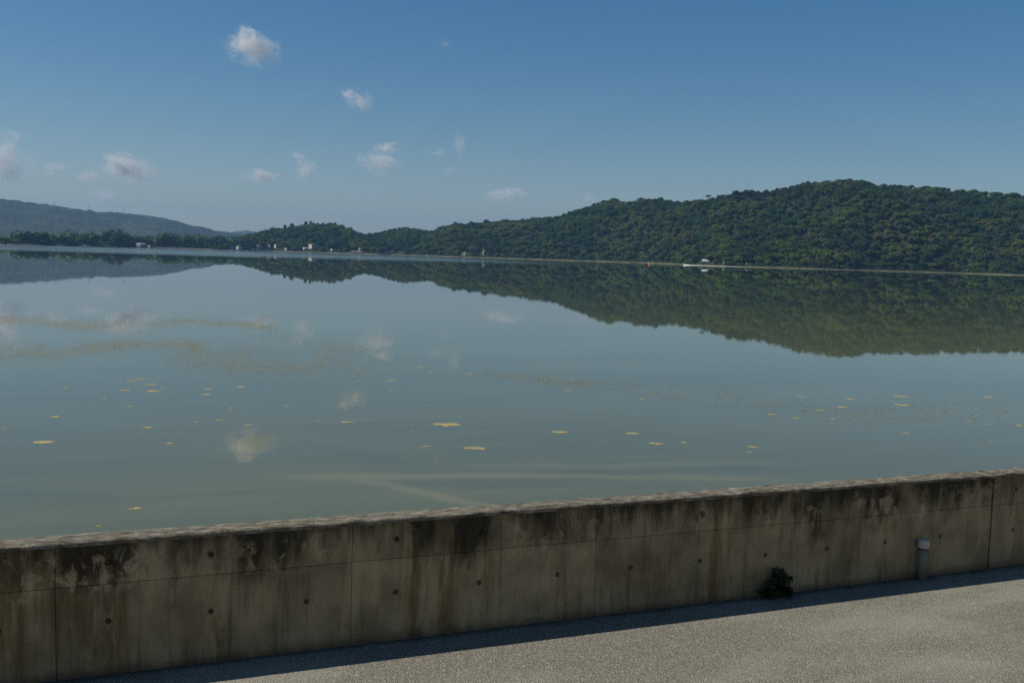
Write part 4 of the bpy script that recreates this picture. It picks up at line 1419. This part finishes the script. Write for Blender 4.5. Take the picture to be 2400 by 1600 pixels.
CL = [  # display x, y, width, height, optical depth, label, tilt
    (578, 108, 118, 72, 1.7, 'brightest large white cloud high in the upper left sky', 16),
    (822, 231, 74, 46, 1.0, 'small white cloud alone below and right of the brightest cloud', 24),
    (872, 374, 92, 48, 1.0, 'lower of two joined puffs in the middle of the cloud row', 8),
    (888, 341, 52, 30, 0.9, 'upper of two joined puffs in the middle of the cloud row', 0),
    (703, 390, 50, 56, 1.0, 'upright puffy cloud left of the two joined puffs', 0),
    (688, 362, 46, 20, 0.55, 'thin wisp on top of the upright puffy cloud', 12),
    (600, 404, 78, 30, 1.1, 'flat pale cloud left of the upright puffy cloud', 0),
    (290, 384, 145, 56, 1.15, 'wide ragged cloud above the mountain at left', 18),
    (322, 403, 48, 56, 1.5, 'bright lump at the right end of the wide ragged cloud', 0),
    (205, 404, 56, 32, 0.9, 'faint small cloud left of the wide ragged cloud', 0),
    (2, 366, 120, 110, 1.8, 'grey bottomed cloud cut by the left edge of the sky', 0),
    (125, 388, 56, 28, 0.9, 'small faint cloud between the left edge cloud and the ragged cloud', 0),
    (240, 453, 70, 42, 0.9, 'very faint low cloud just above the mountain masts', 0),
    (1053, 334, 36, 52, 0.55, 'thin upright wisp right of the joined puffs', 0),
    (1006, 351, 38, 20, 0.3, 'tiny faint wisp left of the thin upright wisp', 0),
    (1162, 449, 110, 34, 0.6, 'flat faint cloud low above the middle ridge', -4),
    (1355, 456, 44, 24, 0.35, 'faint low cloud touching the shoulder of the right hill', 0),
    (1022, 101, 30, 18, 0.14, 'tiny faint wisp high in the middle of the sky', 0),
    (1033, 392, 34, 18, 0.2, 'very faint speck of cloud below the thin upright wisp', 0),
]
for i, (x, y, w, h, od, lab, tilt) in enumerate(CL):
    X, Y = x * 1.0204, y * 1.0204
    d = ray(X, Y)
    el = math.atan2(d.z, math.hypot(d.x, d.y))
    dist = 850 / math.tan(el)
    p = at_h(X, Y, dist)
    k = (p - CAM).dot(fw) / F_PX
    sx, sz = w * 1.0204 * k / 2 * 1.55, h * 1.0204 * k / 2 * 1.55
    bm = bmesh.new()
    bmesh.ops.create_icosphere(bm, subdivisions=3, radius=1)
    o = obj('cloud', bm, cloud_mat(OD_GAIN * od / (sz * 0.95), i + 1.0, 1.25), None, True)
    o.location = p
    o.scale = (sx, (sx + sz) / 2, sz)
    o.rotation_euler = (0, math.radians(tilt), -math.atan2(p.x, p.y))
    tag(o, lab, 'cloud', 'scattered small clouds')

# ------------------------------------------------------------------ haze
HAZE_TOP = 330.0
bm = bmesh.new()
box(bm, -6600, 6600, -260, 9400, -6, HAZE_TOP)
m = M('sea_haze')
m.t.nodes.remove(m.p)
pv = m.n('VolumePrincipled')
pv.inputs['Color'].default_value = (0.25, 0.475, 0.84, 1)
pv.inputs['Density'].default_value = 0.90e-4
pv.inputs['Anisotropy'].default_value = 0.1
m.t.links.new(pv.outputs[0], m.out.inputs['Volume'])
tag(obj('haze', bm, m.m), kind='stuff')
